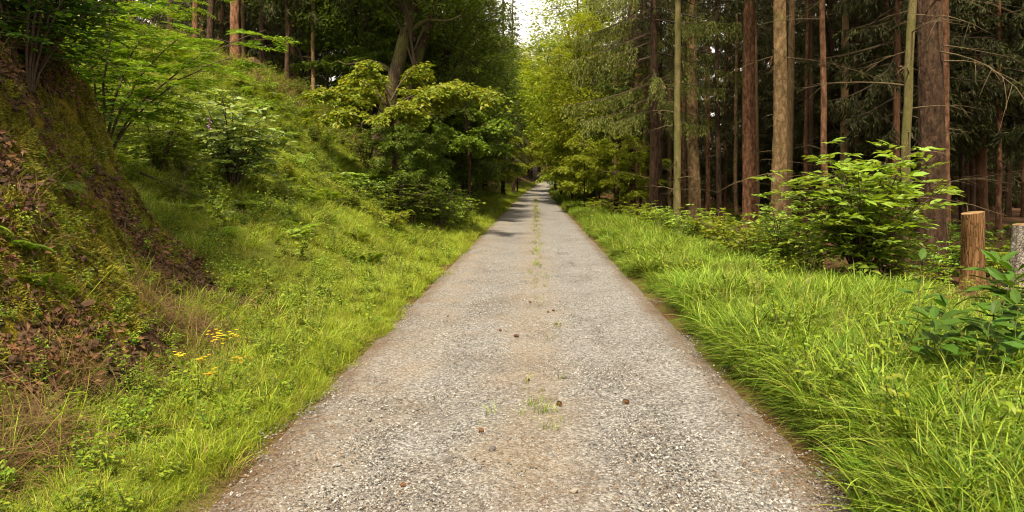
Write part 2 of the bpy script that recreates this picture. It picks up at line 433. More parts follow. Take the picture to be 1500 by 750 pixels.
# ------------------------------------------------------------------ gravel road
def road_material():
    m, N, L, out = mat_new('gravel')
    tc = N.new("ShaderNodeTexCoord"); at_ = N.new("ShaderNodeAttribute"); at_.attribute_name = 'band'
    sep = N.new("ShaderNodeSeparateColor"); L.new(at_.outputs["Color"], sep.inputs[0])
    v = N.new("ShaderNodeTexVoronoi"); v.inputs["Scale"].default_value = 62; L.new(tc.outputs["Object"], v.inputs[0])
    v2 = N.new("ShaderNodeTexVoronoi"); v2.inputs["Scale"].default_value = 130; L.new(tc.outputs["Object"], v2.inputs[0])
    n = N.new("ShaderNodeTexNoise"); n.inputs["Scale"].default_value = 1.6; n.inputs["Detail"].default_value = 7; n.inputs["Roughness"].default_value = .7
    L.new(tc.outputs["Object"], n.inputs[0])
    hs = N.new("ShaderNodeSeparateColor"); L.new(v.outputs["Color"], hs.inputs[0])
    hs2 = N.new("ShaderNodeSeparateColor"); L.new(v2.outputs["Color"], hs2.inputs[0])
    stone = ramp(N, [(0, (.075, .070, .068)), (.4, (.145, .138, .135)), (.75, (.215, .208, .204)), (1, (.31, .304, .30))]); L.new(hs.outputs[0], stone.inputs[0])
    dirt = ramp(N, [(0, (.12, .085, .052)), (.5, (.21, .158, .10)), (1, (.29, .225, .155))]); L.new(hs2.outputs[0], dirt.inputs[0])
    need = ramp(N, [(0, (.065, .042, .024)), (.5, (.12, .078, .046)), (1, (.19, .135, .088))]); L.new(hs2.outputs[1], need.inputs[0])
    def fac(ch, lo, hi):                  # zone value pushed about by noise
        ad = N.new("ShaderNodeMath"); ad.operation = 'ADD'; L.new(sep.outputs[ch], ad.inputs[0]); L.new(n.outputs[0], ad.inputs[1])
        r = N.new("ShaderNodeMapRange"); r.inputs[1].default_value = lo; r.inputs[2].default_value = hi; L.new(ad.outputs[0], r.inputs[0]); return r.outputs[0]
    k = N.new("ShaderNodeMixRGB"); L.new(fac(0, .62, 1.35), k.inputs[0]); L.new(stone.outputs[0], k.inputs[1]); L.new(dirt.outputs[0], k.inputs[2])
    k2 = N.new("ShaderNodeMixRGB"); L.new(fac(1, .70, 1.25), k2.inputs[0]); L.new(k.outputs[0], k2.inputs[1]); L.new(need.outputs[0], k2.inputs[2])
    p = N.new("ShaderNodeBsdfPrincipled"); p.inputs["Roughness"].default_value = .85; p.inputs["Specular IOR Level"].default_value = .2
    n3 = N.new("ShaderNodeTexNoise"); n3.inputs["Scale"].default_value = .9; n3.inputs["Detail"].default_value = 5; L.new(tc.outputs["Object"], n3.inputs[0])
    st = ramp(N, [(.36, (.84, .82, .80)), (.52, (1, 1, 1)), (.66, (1.0, 1.0, 1.0))]); L.new(n3.outputs[0], st.inputs[0])
    k3 = N.new("ShaderNodeMixRGB"); k3.blend_type = 'MULTIPLY'; k3.inputs[0].default_value = 1; L.new(k2.outputs[0], k3.inputs[1]); L.new(st.outputs[0], k3.inputs[2])
    L.new(k3.outputs[0], p.inputs["Base Color"])
    ad = N.new("ShaderNodeMath"); ad.operation = 'ADD'; L.new(v.outputs["Distance"], ad.inputs[0]); L.new(v2.outputs["Distance"], ad.inputs[1])
    bp = N.new("ShaderNodeBump"); bp.inputs["Strength"].default_value = .7; bp.inputs["Distance"].default_value = .012; bp.invert = True
    L.new(ad.outputs[0], bp.inputs["Height"]); L.new(bp.outputs[0], p.inputs["Normal"]); L.new(p.outputs[0], out.inputs[0])
    return m

def road_z(x, y):
    xx = x - cxy(y)
    edge = sstep(.28, 0, np.minimum(xx - XL + .12, XR + .12 - xx))
    tr = np.exp(-((xx + .78) / .30) ** 2) + np.exp(-((xx - .70) / .30) ** 2)
    return .016 - .034 * tr - .05 * edge + .014 * (fbm(x * 2.2, y * 2.2, 41) - .5) + .010 * (fbm(x * 9, y * 9, 42) - .5) + zry(y)

ry = grid_lines([(-12, 2, 1), (2, 12, .06), (12, 30, .25), (30, 170, 1.2)])
rx = np.linspace(XL - .14, XR + .12, 70)
RX, RY = np.meshgrid(rx, ry)
wob = .22 * (fbm(RY * .9, RY * 0 + 1, 51) - .5) + .06 * (fbm(RY * 4, RY * 0, 52) - .5)
RX = RX + cxy(RY) + wob * np.sign(RX) * np.abs(RX / 1.7) ** 4
RZ = road_z(RX, RY)
nx, ny = len(rx), len(ry)
i = (np.arange(ny - 1)[:, None] * nx + np.arange(nx - 1)[None]).ravel()
mb = MB().add(np.stack([RX, RY, RZ], -1).reshape(-1, 3), Q=np.stack([i, i + 1, i + 1 + nx, i + nx], -1))
me = mb.mesh('gravel_road', road_material(), True)
rxx = RX - cxy(RY)
dirt = np.exp(-((rxx + .05) / .45) ** 2) * .38 + .32 * np.exp(-((rxx + 1.25) / .45) ** 2)
need = sstep(.36, .02, np.minimum(rxx - XL, XR - rxx)) * .5
band = np.stack([dirt, need, 0 * dirt, 0 * dirt + 1], -1)
me.color_attributes.new('band', 'FLOAT_COLOR', 'POINT').data.foreach_set('color', band.ravel().astype(np.float32))
tag(obj('gravel_road', me), 'straight grey gravel forest road with a tan middle strip', kind='structure')

# ------------------------------------------------------------------ scatter (for what nobody could count)
def scatter(name, meshes, P, rot, scl, label, cat):
    col = bpy.data.collections.new(name + '_sources')
    for k, m_ in enumerate(meshes):
        col.objects.link(bpy.data.objects.new('%s_%02d' % (m_.name, k), m_))
    n = len(P)
    me = bpy.data.meshes.new(name)
    me.vertices.add(n); me.vertices.foreach_set('co', np.asarray(P, np.float32).ravel())
    me.attributes.new('rot', 'FLOAT_VECTOR', 'POINT').data.foreach_set('vector', np.asarray(rot, np.float32).ravel())
    me.attributes.new('scl', 'FLOAT', 'POINT').data.foreach_set('value', np.asarray(scl, np.float32).ravel())
    me.attributes.new('pick', 'INT', 'POINT').data.foreach_set('value', rng.integers(0, len(meshes), n).astype(np.int32))
    for m_ in meshes[0].materials: me.materials.append(m_)
    o = obj(name, me)
    ng = bpy.data.node_groups.new(name + '_nodes', 'GeometryNodeTree')
    ng.interface.new_socket('Geometry', in_out='INPUT', socket_type='NodeSocketGeometry')
    ng.interface.new_socket('Geometry', in_out='OUTPUT', socket_type='NodeSocketGeometry')
    N, L = ng.nodes, ng.links
    gi, go = N.new('NodeGroupInput'), N.new('NodeGroupOutput')
    ci = N.new('GeometryNodeCollectionInfo'); ci.inputs[0].default_value = col; ci.inputs[1].default_value = True; ci.inputs[2].default_value = True
    ip = N.new('GeometryNodeInstanceOnPoints'); ip.inputs['Pick Instance'].default_value = True
    def attr(nm, t):
        a = N.new('GeometryNodeInputNamedAttribute'); a.data_type = t; a.inputs[0].default_value = nm
        return a.outputs[0]
    er = N.new('FunctionNodeEulerToRotation'); L.new(attr('rot', 'FLOAT_VECTOR'), er.inputs[0])
    L.new(gi.outputs[0], ip.inputs['Points']); L.new(ci.outputs[0], ip.inputs['Instance'])
    L.new(attr('pick', 'INT'), ip.inputs['Instance Index']); L.new(er.outputs[0], ip.inputs['Rotation']); L.new(attr('scl', 'FLOAT'), ip.inputs['Scale'])
    L.new(ip.outputs[0], go.inputs[0])
    md = o.modifiers.new('scatter', 'NODES'); md.node_group = ng
    return tag(o, label, cat, kind='stuff')

def pick_points(n, x0, x1, y0, y1, dens, ypow=1.0):
    """random points, thinned by dens(x, y) in 0..1"""
    t = rng.uniform(0, 1, n)
    y = (y0 ** (1 - ypow) + t * (y1 ** (1 - ypow) - y0 ** (1 - ypow))) ** (1 / (1 - ypow)) if ypow != 1.0 else y0 * (y1 / y0) ** t
    x = rng.uniform(x0, x1, n)
    k = rng.uniform(0, 1, n) < dens(x, y)
    return x[k] + cxy(y[k]), y[k]

def in_view(x, y, m=0.06):
    u = 0.5 + (x / np.maximum(y, .1) * 1000 + 34) / 1500
    return (u > -m) & (u < 1 + m)

def on_slope(x, y, e=.3, tilt=.05):
    dx = (H(x + e, y) - H(x - e, y)) / (2 * e); dy = (H(x, y + e) - H(x, y - e)) / (2 * e)
    az_ = rng.uniform(0, 6.28, len(x))            # turn first about the clump's own axis, then lean with the slope
    out = np.empty((len(x), 3))
    for k in range(len(x)):
        nrm = Vector((-dx[k], -dy[k], 1.0)).normalized()
        out[k] = (nrm.to_track_quat('Z', 'Y').to_matrix() @ Matrix.Rotation(az_[k], 3, 'Z')).to_euler()
    return out + rng.normal(0, tilt, (len(x), 3))

def upright(n, tilt=.15):
    return np.stack([rng.normal(0, tilt, n), rng.normal(0, tilt, n), rng.uniform(0, 6.28, n)], -1)

def tuft(name, seed, nb, rad, h, w, bend, mat, mixmat=None, mixp=0.0, segs=4):
    g = np.random.default_rng(seed)
    a = g.uniform(0, 2 * np.pi, nb); r = rad * np.sqrt(g.uniform(0, 1, nb))
    base = np.stack([r * np.cos(a), r * np.sin(a), np.zeros(nb)], -1)
    az_ = a + g.normal(0, .8, nb); out = np.stack([np.cos(az_), np.sin(az_), np.zeros(nb)], -1)
    hh = h * g.uniform(.45, 1.1, nb); bb = bend * g.uniform(.3, 1.4, nb); ww = w * g.uniform(.6, 1.3, nb)
    side = np.stack([-np.sin(az_), np.cos(az_), g.normal(0, .3, nb)], -1); side = nrmz(side)
    V = []
    for t in np.linspace(0, 1, segs + 1)[:-1]:
        c = base + out * (hh * bb * t ** 2)[:, None]; c[:, 2] += hh * (t - .45 * bb * t ** 2.4) - .02 * (t == 0)
        wd = ww * (1 - t ** 2 * .8) * (.6 if t == 0 else 1)
        V += [c - side * wd[:, None] / 2, c + side * wd[:, None] / 2]
    c = base + out * (hh * bb)[:, None]; c[:, 2] += hh * (1 - .45 * bb); V.append(c)
    V = np.stack(V, 1); k = 2 * segs + 1
    o = (np.arange(nb) * k)[:, None]
    Q = np.vstack([o + [[2 * s, 2 * s + 1, 2 * s + 3, 2 * s + 2]] for s in range(segs - 1)])
    T = o + [[2 * segs - 2, 2 * segs - 1, 2 * segs]]
    b = MB(); 
    if mixmat is None:
        b.add(V.reshape(-1, 3), Q=Q, T=T); return b.mesh(name, mat)
    dry = g.uniform(0, 1, nb) < mixp
    b.add(V.reshape(-1, 3), Q=Q, T=T)
    b.mq[0] = np.tile(dry.astype(int), segs - 1); b.mt[0] = dry.astype(int)
    return b.mesh(name, [mat, mixmat])

def herb(name, seed, nst, h, leafL, mat, spread=.5, per=9):
    g = np.random.default_rng(seed); b = MB()
    for s in range(nst):
        a = g.uniform(0, 6.28); sp = g.uniform(.1, spread); hh = h * g.uniform(.5, 1.1)
        t = np.linspace(0, 1, 5)[:, None]
        P = np.array([[math.cos(a) * sp, math.sin(a) * sp, 0]]) * hh * t ** 1.5 + np.array([[0, 0, hh]]) * t + np.array([[math.cos(a), math.sin(a), 0]]) * .02
        b.add(*tube(P, np.linspace(.004, .0015, 5), 3, False), m=1)
        tt = np.linspace(.2, 1, per); pos = np.stack([np.interp(tt, t[:, 0], P[:, k]) for k in range(3)], -1)
        az_ = np.arange(per) * 2.4 + g.uniform(0, 6); d = np.stack([np.cos(az_), np.sin(az_), g.uniform(-.1, .5, per)], -1)
        n = np.array([[0, 0, 1.0]]) + g.normal(0, .3, (per, 3))
        Ls = leafL * g.uniform(.6, 1.2, per) * (1.1 - .4 * tt)
        add_leaves(b, pos, d, n, Ls, Ls * g.uniform(.38, .55), 0, True)
    return b.mesh(name, [mat, M['stem']])

def fern_mesh(name, seed, nf, L, mat):
    g = np.random.default_rng(seed); b = MB()
    for f in range(nf):
        a = f * 6.28 / nf + g.normal(0, .25); ln = L * g.uniform(.7, 1.1); up = g.uniform(.5, 1.0)
        t = np.linspace(0, 1, 9)[:, None]; o_ = np.array([[math.cos(a), math.sin(a), 0]])
        P = o_ * ln * (t * .8) + np.array([[0, 0, 1]]) * ln * up * (t - .75 * t ** 2)
        b.add(*tube(P, np.linspace(.005, .001, 9), 3, False), m=1)
        tt = np.repeat(np.linspace(.12, .98, 22), 2); sg = np.tile([1, -1], 22)
        pos = np.stack([np.interp(tt, t[:, 0], P[:, k]) for k in range(3)], -1)
        sd = np.array([[-math.sin(a), math.cos(a), 0]]) * sg[:, None]
        d = sd + o_ * .35 + np.array([[0, 0, -.15]]); ll = ln * .26 * np.sin(np.pi * np.clip(tt * .85 + .12, 0, 1)) ** .8
        add_leaves(b, pos, d, np.tile([[0, 0, 1.0]], (44, 1)) + .3 * o_, ll, ll * .17, 0, False)
    return b.mesh(name, [mat, M['stem']])

def rock_patch(name, seed, n, size, smin, smax, mat):
    g = np.random.default_rng(seed); b = MB()
    ico = np.array([[0, 0, 1], [.9, 0, .3], [.28, .86, .25], [-.73, .53, .3], [-.73, -.53, .25], [.28, -.86, .3], [.6, .5, -.6], [-.3, .75, -.6], [-.8, 0, -.6], [-.2, -.8, -.6], [.65, -.45, -.6]])
    F = np.array([[0, 1, 2], [0, 2, 3], [0, 3, 4], [0, 4, 5], [0, 5, 1], [1, 6, 2], [2, 6, 7], [2, 7, 3], [3, 7, 8], [3, 8, 4], [4, 8, 9], [4, 9, 5], [5, 9, 10], [5, 10, 1], [1, 10, 6]])
    for k in range(n):
        s = smin + (smax - smin) * g.uniform(0, 1) ** 2.2
        q = ico * g.uniform(.75, 1.25, (11, 3)) * (s / 2) * np.array([[g.uniform(.8, 1.3), g.uniform(.7, 1.1), g.uniform(.45, .8)]])
        a = g.uniform(0, 6.28); c_, s_ = math.cos(a), math.sin(a)
        tl = g.normal(0, .3)
        q = np.stack([q[:, 0] * c_ - q[:, 1] * s_, q[:, 0] * s_ + q[:, 1] * c_, q[:, 2] + q[:, 0] * tl], -1)
        q += np.array([[g.uniform(-size, size) / 2, g.uniform(-size, size) / 2, s * .12]])
        b.add(q, T=F)
    return b.mesh(name, mat)

def litter_patch(name, seed, n, size, L, W, mat, flat=.25):
    g = np.random.default_rng(seed); b = MB()
    pos = np.stack([g.uniform(-size, size, n) / 2, g.uniform(-size, size, n) / 2, g.uniform(.003, .018, n)], -1)
    a = g.uniform(0, 6.28, n); d = np.stack([np.cos(a), np.sin(a), g.normal(0, flat, n)], -1)
    nn = np.array([[0, 0, 1.0]]) + g.normal(0, flat, (n, 3)); Ls = L * g.uniform(.5, 1.3, n)
    add_leaves(b, pos, d, nn, Ls, W * g.uniform(.6, 1.2, n), 0, False)
    return b.mesh(name, mat)

# ------------------------------------------------------------------ loose gravel, needles, grass and herbs
def road_pts(n, y0, y1, dens):
    x, y = pick_points(n, XL - .16, XR + .16, y0, y1, dens, 1.6)
    return x, y
def zr_(x, y): return road_z(x, y)

patches = [rock_patch('gravel_patch', 100 + k, 300, .58, .005, .021, M['stone']) for k in range(5)]
x, y = road_pts(900, 2.6, 17, lambda x, y: np.clip(.50 + .5 * np.exp(-((x - .75) / .5) ** 2) + .25 * np.exp(-((x + .8) / .35) ** 2) - .35 * np.exp(-((x + .05) / .3) ** 2), .12, 1) * (.35 + .65 * sstep(.38, .6, fbm(x * 1.1, y * .8, 43))))
scatter('loose_gravel', patches, np.stack([x, y, zr_(x, y) - .002], -1), upright(len(x), .02), rng.uniform(.7, 1.15, len(x)), 'loose grey gravel stones covering the forest road', 'gravel')

nl = [litter_patch('needle_patch', 120 + k, 120, .4, .035, .003, M['needle_litter'], .1) for k in range(3)] + \
     [litter_patch('leaf_bits', 125 + k, 5, .4, .022, .010, M['needle_litter'], .3) for k in range(2)]
x, y = road_pts(2600, 2.6, 26, lambda x, y: np.clip(.10 + sstep(.45, .02, np.minimum(x - XL + .1, XR + .1 - x)) * 1.0 + .12 * np.exp(-((x - .1) / .25) ** 2), 0, 1))
scatter('needle_litter', nl, np.stack([x, y, zr_(x, y) + .004], -1), upright(len(x), .03), rng.uniform(.8, 1.3, len(x)), 'rusty fallen needles along the edges of the gravel road', 'needles')

# tall grass of the right verge
tall = [tuft('grass_tuft', 10 + k, 38, .07, [.38, .33, .44, .36][k], [.010, .0115, .011, .008][k], [1.1, 1.45, 1.2, .8][k], M['grass'], M['dry'], .11, 6) for k in range(4)]
def d_tall(x, y):
    w = np.interp(y, [0, 4, 9, 14, 25, 60, 120], [5.2, 4.8, 3.4, 2.3, 1.5, .9, .6])
    return sstep(0, .12, x - XR - .15 - .38 * (fbm(y * 1.3, x * 0, 61) - .5)) * sstep(w + .8, w - .3, x - XR)
def grass_scale(x, y): return np.interp(y, [0, 10, 30, 120], [.95, .95, 1.05, 1.7]) * np.clip(.5 + (x - cxy(y) - XR) * 1.0, .5, 1.05) * (.55 + .9 * fbm(x * 1.6, y * 1.6, 63))
tallm = [mat_of('grass_mat', tall, 10, .34, .55, 1.05, 15 + k) for k in range(4)]
x, y = pick_points(3400, XR + .28, 7.5, 2.4, 130, lambda x, y: d_tall(x - .2, y), 1.55)
k = in_view(x, y, .1); x, y = x[k], y[k]
P = np.stack([x, y, H(x, y) - .01], -1); sc = rng.uniform(.85, 1.1, len(x)) * grass_scale(x, y)
scatter('tall_grass', tallm, P, upright(len(x), .04), sc, 'tall bright green grass along the right verge of the road', 'grass')
x, y = pick_points(4200, XR, XR + .5, 2.4, 60, d_tall, 1.5)
scatter('edge_grass', tall, np.stack([x, y, H(x, y) - .01], -1), upright(len(x), .16), rng.uniform(.4, .9, len(x)) * grass_scale(x, y), 'ragged grass fringe where the right verge meets the gravel', 'grass')

# shorter meadow grass of the left verge and slope
short = [tuft('meadow_tuft', 30 + k, 40, .10, [.20, .26, .17][k], [.006, .0055, .007][k], [.7, .9, .8][k], M['grass_short'], M['dry'], .07, 4) for k in range(3)]
def d_short(x, y):
    verge = sstep(.0, .15, XL - .10 - x + .40 * (fbm(y * 1.3, x * 0, 62) - .5))
    b_ = sstep(.0, -.25, -x - bank_foot(y)) + sstep(9.0, 9.8, y)
    forest = np.where(y > 21, sstep(3.6, 2.6, -x - .0) + sstep(9.5, 11, -x) * sstep(29, 25, y) * .8, 1)
    thin = (.55 + .45 * sstep(6, 9, y + 3 * (x + 2.1))) * (.70 + .30 * sstep(.35, .6, fbm(x * .55, y * .55, 66)))
    return np.clip(verge * np.clip(b_, 0, 1) * np.clip(forest, 0, 1) * thin, 0, 1)
fine = [tuft('fine_tuft', 36 + k, 46, .11, .15, .0042, .8, M['grass_short'], M['dry'], .10, 3) for k in range(2)]
def short_scale(x, y): return np.interp(y, [0, 8, 20, 120], [.45, .85, 1.15, 2.4]) * (.5 + .9 * fbm(x * .9, y * .9, 67))
shortm = [mat_of('meadow_mat', short + fine, 13, .36, .6, 1.2, 25 + k, .2) for k in range(4)]
x, y = pick_points(8200, -17, XL - .3, 2.6, 130, lambda x, y: d_short(x + .15, y), 1.35)
k = in_view(x, y, .1); x, y = x[k], y[k]
scatter('meadow_grass', shortm, np.stack([x, y, H(x, y) - .015], -1), on_slope(x, y), rng.uniform(.85, 1.2, len(x)) * short_scale(x, y), 'short yellow green grass on the left verge and slope', 'grass')
x, y = pick_points(5200, XL - .55, XL, 2.6, 60, d_short, 1.45)
scatter('edge_meadow_grass', short + fine, np.stack([x, y, H(x, y) - .01], -1), upright(len(x), .2), rng.uniform(.6, 1.1, len(x)) * short_scale(x, y), 'ragged grass fringe where the left verge meets the gravel', 'grass')
# seed stalks standing above the grass
def stalk_mesh(seed):
    g = np.random.default_rng(seed); b = MB()
    for k in range(5):
        a_ = g.uniform(0, 6.28); o_ = np.array([[math.cos(a_), math.sin(a_), 0]]); h_ = g.uniform(.45, .8); tt = np.linspace(0, 1, 7)[:, None]
        P_ = o_ * (.03 + .16 * tt ** 2.2) * h_ + np.array([[0, 0, h_]]) * (tt - .1 * tt ** 3) + g.uniform(-.08, .08, (1, 3)) * np.array([[1, 1, 0]])
        b.add(*tube(P_, np.linspace(.0017, .0008, 7), 3, False))
        n_ = 22; s_ = g.uniform(.72, 1, n_); pp = np.stack([np.interp(s_, tt[:, 0], P_[:, q]) for q in range(3)], -1)
        add_leaves(b, pp, g.normal(0, .5, (n_, 3)) + np.array([[0, 0, .8]]), rand_dirs(g, n_), g.uniform(.012, .03, n_), np.full(n_, .004), 0, False)
    return b.mesh('seed_stalks', M['straw'])
stalks = [stalk_mesh(260 + k) for k in range(3)]
x, y = pick_points(420, -9, 6.5, 4.5, 30, lambda x, y: np.where(x < 0, d_short(x, y) * .55, d_tall(x, y) * .5), 1.3)
scatter('seed_stalks', stalks, np.stack([x, y, H(x, y)], -1), upright(len(x), .12), rng.uniform(.6, 1.15, len(x)), 'thin pale seed stalks rising above the verge grass', 'grass')

# grass tufts growing along the middle of the road
cl = [(.10, 5.0, 1.0), (.05, 4.75, .6), (.12, 5.25, .5), (-.28, 4.9, .3), (.16, 7.6, .6), (.02, 5.7, .5), (-.02, 5.0, .5), (.08, 9.5, .4), (.06, 11.3, 1.6), (-.02, 12.2, 1.2), (.04, 13.4, 2), (.05, 15, 1.5), (.02, 16.5, 2), (.03, 18.5, 2), (.06, 20.5, 2.2), (.0, 22.5, 2), (.05, 25, 2.6), (.05, 28, 3), (.02, 31, 3), (.1, 35, 3.4), (.05, 39, 3), (.08, 43, 3), (.05, 50, 3.5), (.05, 57, 3)]
px, py, ps = [], [], []
for (cx_, cy_, s_) in cl:
    n = int(4 * s_) + 1
    px += list(cx_ + rng.normal(0, .07, n)); py += list(cy_ + rng.normal(0, .10 + cy_ * .02, n)); ps += list(rng.uniform(.22, .5, n) * (1 + cy_ * .025))
px, py = np.array(px), np.array(py)
scatter('road_grass', [tuft('road_tuft', 50 + k, 14, .09, .26, .008, .9, M['grass'], M['dry'], .1, 3) for k in range(2)], np.stack([px, py, zr_(px, py)], -1), upright(len(px), .2), ps, 'sparse grass growing along the middle of the gravel road', 'grass')

# small leafy herbs
herbs = [herb('herb_clump', 70 + k, [7, 5, 9, 6][k], [.20, .30, .14, .24][k], [.055, .07, .045, .06][k], M['herb'], .7, [9, 10, 7, 9][k]) for k in range(4)]
def d_herb(x, y):
    bankd = -x - bank_foot(y)
    verge = sstep(0, .25, XL - .12 - x) * np.where(y < 9, sstep(.25, -.15, bankd) * .9 + .50 * sstep(2.6, .2, bankd), 1)
    c = fbm(x * .9, y * .9, 71)
    return np.clip(verge * (.25 + .75 * sstep(.42, .58, c)) * np.where(y < 7, 1.0, .75), 0, 1)
x, y = pick_points(15000, -14, XL, 2.6, 40, d_herb, 1.35)
k = in_view(x, y); x, y = x[k], y[k]
scatter('leafy_herbs', herbs, np.stack([x, y, H(x, y) - .01], -1), upright(len(x), .2), rng.uniform(.45, 1.0, len(x)) * np.interp(y, [0, 5, 15, 40], [.7, .85, 1.5, 1.9]), 'small leafy herbs carpeting the left verge and bank foot', 'herbs')
def d_herbr(x, y): return .4 * sstep(.15, .5, x - XR) * sstep(.46, .6, fbm(x * .8, y * .8, 73))
x, y = pick_points(3000, XR, 7, 3, 40, d_herbr, 1.4)
scatter('verge_herbs', herbs, np.stack([x, y, H(x, y)], -1), upright(len(x), .2), rng.uniform(.8, 1.7, len(x)), 'leafy herbs among the tall grass right of the road', 'herbs')

# undergrowth on the forest floor
ferns = [fern_mesh('fern_clump', 80 + k, 9, [.55, .7][k], M['herb']) for k in range(2)]
def d_und(x, y):
    r = sstep(2.6, 4.0, x) * sstep(26, 8, x); l = sstep(2.9, 3.6, -x) * sstep(16, 6, -x) * sstep(19, 22, y)
    return np.clip((r + l) * sstep(.40, .62, fbm(x * .5, y * .5, 75)), 0, 1)
x, y = pick_points(7000, -16, 26, 13, 110, d_und, 1.15)
scatter('forest_undergrowth', herbs + ferns[:1], np.stack([x, y, H(x, y)], -1), upright(len(x), .2), rng.uniform(.7, 1.5, len(x)), 'low green undergrowth between the trunks of the forest', 'undergrowth')

weeds = [herb('tall_weed', 150 + k, [9, 6, 8][k], [.42, .6, .35][k], [.075, .09, .06][k], M[['broad', 'herb', 'broad_light'][k]], .6, [11, 12, 10][k]) for k in range(3)]
def d_weed(x, y):
    up = sstep(9.5, 13, y) * sstep(2.6, 5.0, -x) * sstep(30, 26, y)
    return np.clip(up * (.15 + .85 * sstep(.42, .56, fbm(x * .45, y * .45, 91))) * np.interp(-x / y, [.25, .33, .45], [.5, .8, 1]), 0, 1)
x, y = pick_points(3600, -18, -2.6, 9.5, 30, d_weed, 1.0)
k = in_view(x, y); x, y = x[k], y[k]
scatter('slope_weeds', weeds + ferns[:1], np.stack([x, y, H(x, y) - .02], -1), upright(len(x), .2), rng.uniform(.55, 1.25, len(x)), 'leafy weeds and ferns growing over the left slope', 'weeds')

# moss cushions, dry grass and leaf litter of the bank
mossp = [tuft('moss_cushion', 90 + k, 300, .11, .042, .011, .7, M['moss'], None, 0, 2) for k in range(3)]
def d_moss(x, y):
    d = -x - bank_foot(y)
    return sstep(.25, .7, d) * sstep(2.6, 2.0, d) * (y < 9.2) * sstep(.44, .52, fbm(x * 2.2, y * 2.2, 77) + .08 * sstep(.5, 1.0, d))
x, y = pick_points(12000, -8, -2.8, 3, 9.2, d_moss, 1.2)
k = in_view(x, y); x, y = x[k], y[k]
dx = (H(x + .06, y) - H(x - .06, y)) / .12; dy = (H(x, y + .06) - H(x, y - .06)) / .12
rot = on_slope(x, y, .08, .1)
scatter('bank_moss', mossp, np.stack([x, y, H(x, y) - .01], -1), rot, rng.uniform(.5, 1.25, len(x)), 'yellow olive moss covering the steep left bank', 'moss')
dryp = [tuft('dry_tuft', 95 + k, 26, .12, [.30, .42][k], .0045, 1.3, M['dry'], M['grass_short'], .15, 4) for k in range(2)]
def d_dry(x, y):
    d = -x - bank_foot(y)
    return np.clip(np.exp(-((d - .10) / .30) ** 2) * (y < 9) * .8 * sstep(.44, .58, fbm(x * 1.1, y * 1.1, 79)) + .015 * (d > .4) * (y < 9), 0, 1)
x, y = pick_points(9000, -8, -2.6, 3, 9.2, d_dry, 1.2)
dx = (H(x + .06, y) - H(x - .06, y)) / .12
rot = np.stack([rng.normal(0, .3, len(x)), np.abs(rng.normal(.7, .3, len(x))), rng.normal(0, .6, len(x))], -1)
scatter('dry_grass', dryp, np.stack([x, y, H(x, y)], -1), rot, rng.uniform(.5, 1.1, len(x)), 'straw coloured dead grass hanging at the foot of the bank', 'dry grass')
# straw below the stump on the slope
n = 520; x = rng.normal(-9.0, 1.7, n); y = rng.normal(23.5, 1.9, n)
scatter('slope_straw', dryp, np.stack([x, y, H(x, y)], -1), upright(n, .5), rng.uniform(.7, 1.5, n), 'dead brown grass and twigs below the stump on the slope', 'dry grass')
lp = [litter_patch('litter_patch', 140 + k, 26, .4, .06, .035, M['litter'], .45) for k in range(3)]
def d_lit(x, y):
    d = -x - bank_foot(y)
    return np.clip(sstep(.1, .5, d) * (y < 9) * .7 * sstep(.55, .42, fbm(x * 1.6, y * 1.6, 77)), 0, 1)
x, y = pick_points(5200, -8, -2.6, 3, 9, d_lit, 1.2)
dx = (H(x + .06, y) - H(x - .06, y)) / .12
scatter('leaf_litter', lp, np.stack([x, y, H(x, y) + .005], -1), np.stack([0 * x, -np.arctan(dx) * .85, rng.normal(0, .4, len(x))], -1), rng.uniform(.6, 1.1, len(x)), 'brown fallen leaves on the bare soil of the bank', 'leaves')

# ------------------------------------------------------------------ tree prototypes
def trunk_mesh(name, seed, r0, height, mat, top=.22, sides=14, wob=.02, flare=.35, bumpy=.05, rings=44):
    g = np.random.default_rng(seed)
    t = np.linspace(0, 1, rings) ** 1.5; z = t * height - .25
    P = np.stack([np.cumsum(g.normal(0, wob, rings)) * .35, np.cumsum(g.normal(0, wob, rings)) * .35, z], -1); P[:, :2] -= P[0, :2]
    rad = r0 * (1 - (1 - top) * t ** .9) * (1 + flare * np.exp(-np.clip(z, 0, 9) / .28))
    b = MB(); b.add(*tube(P, rad, sides, True, bumpy, seed))
    return b.mesh(name, mat, True)

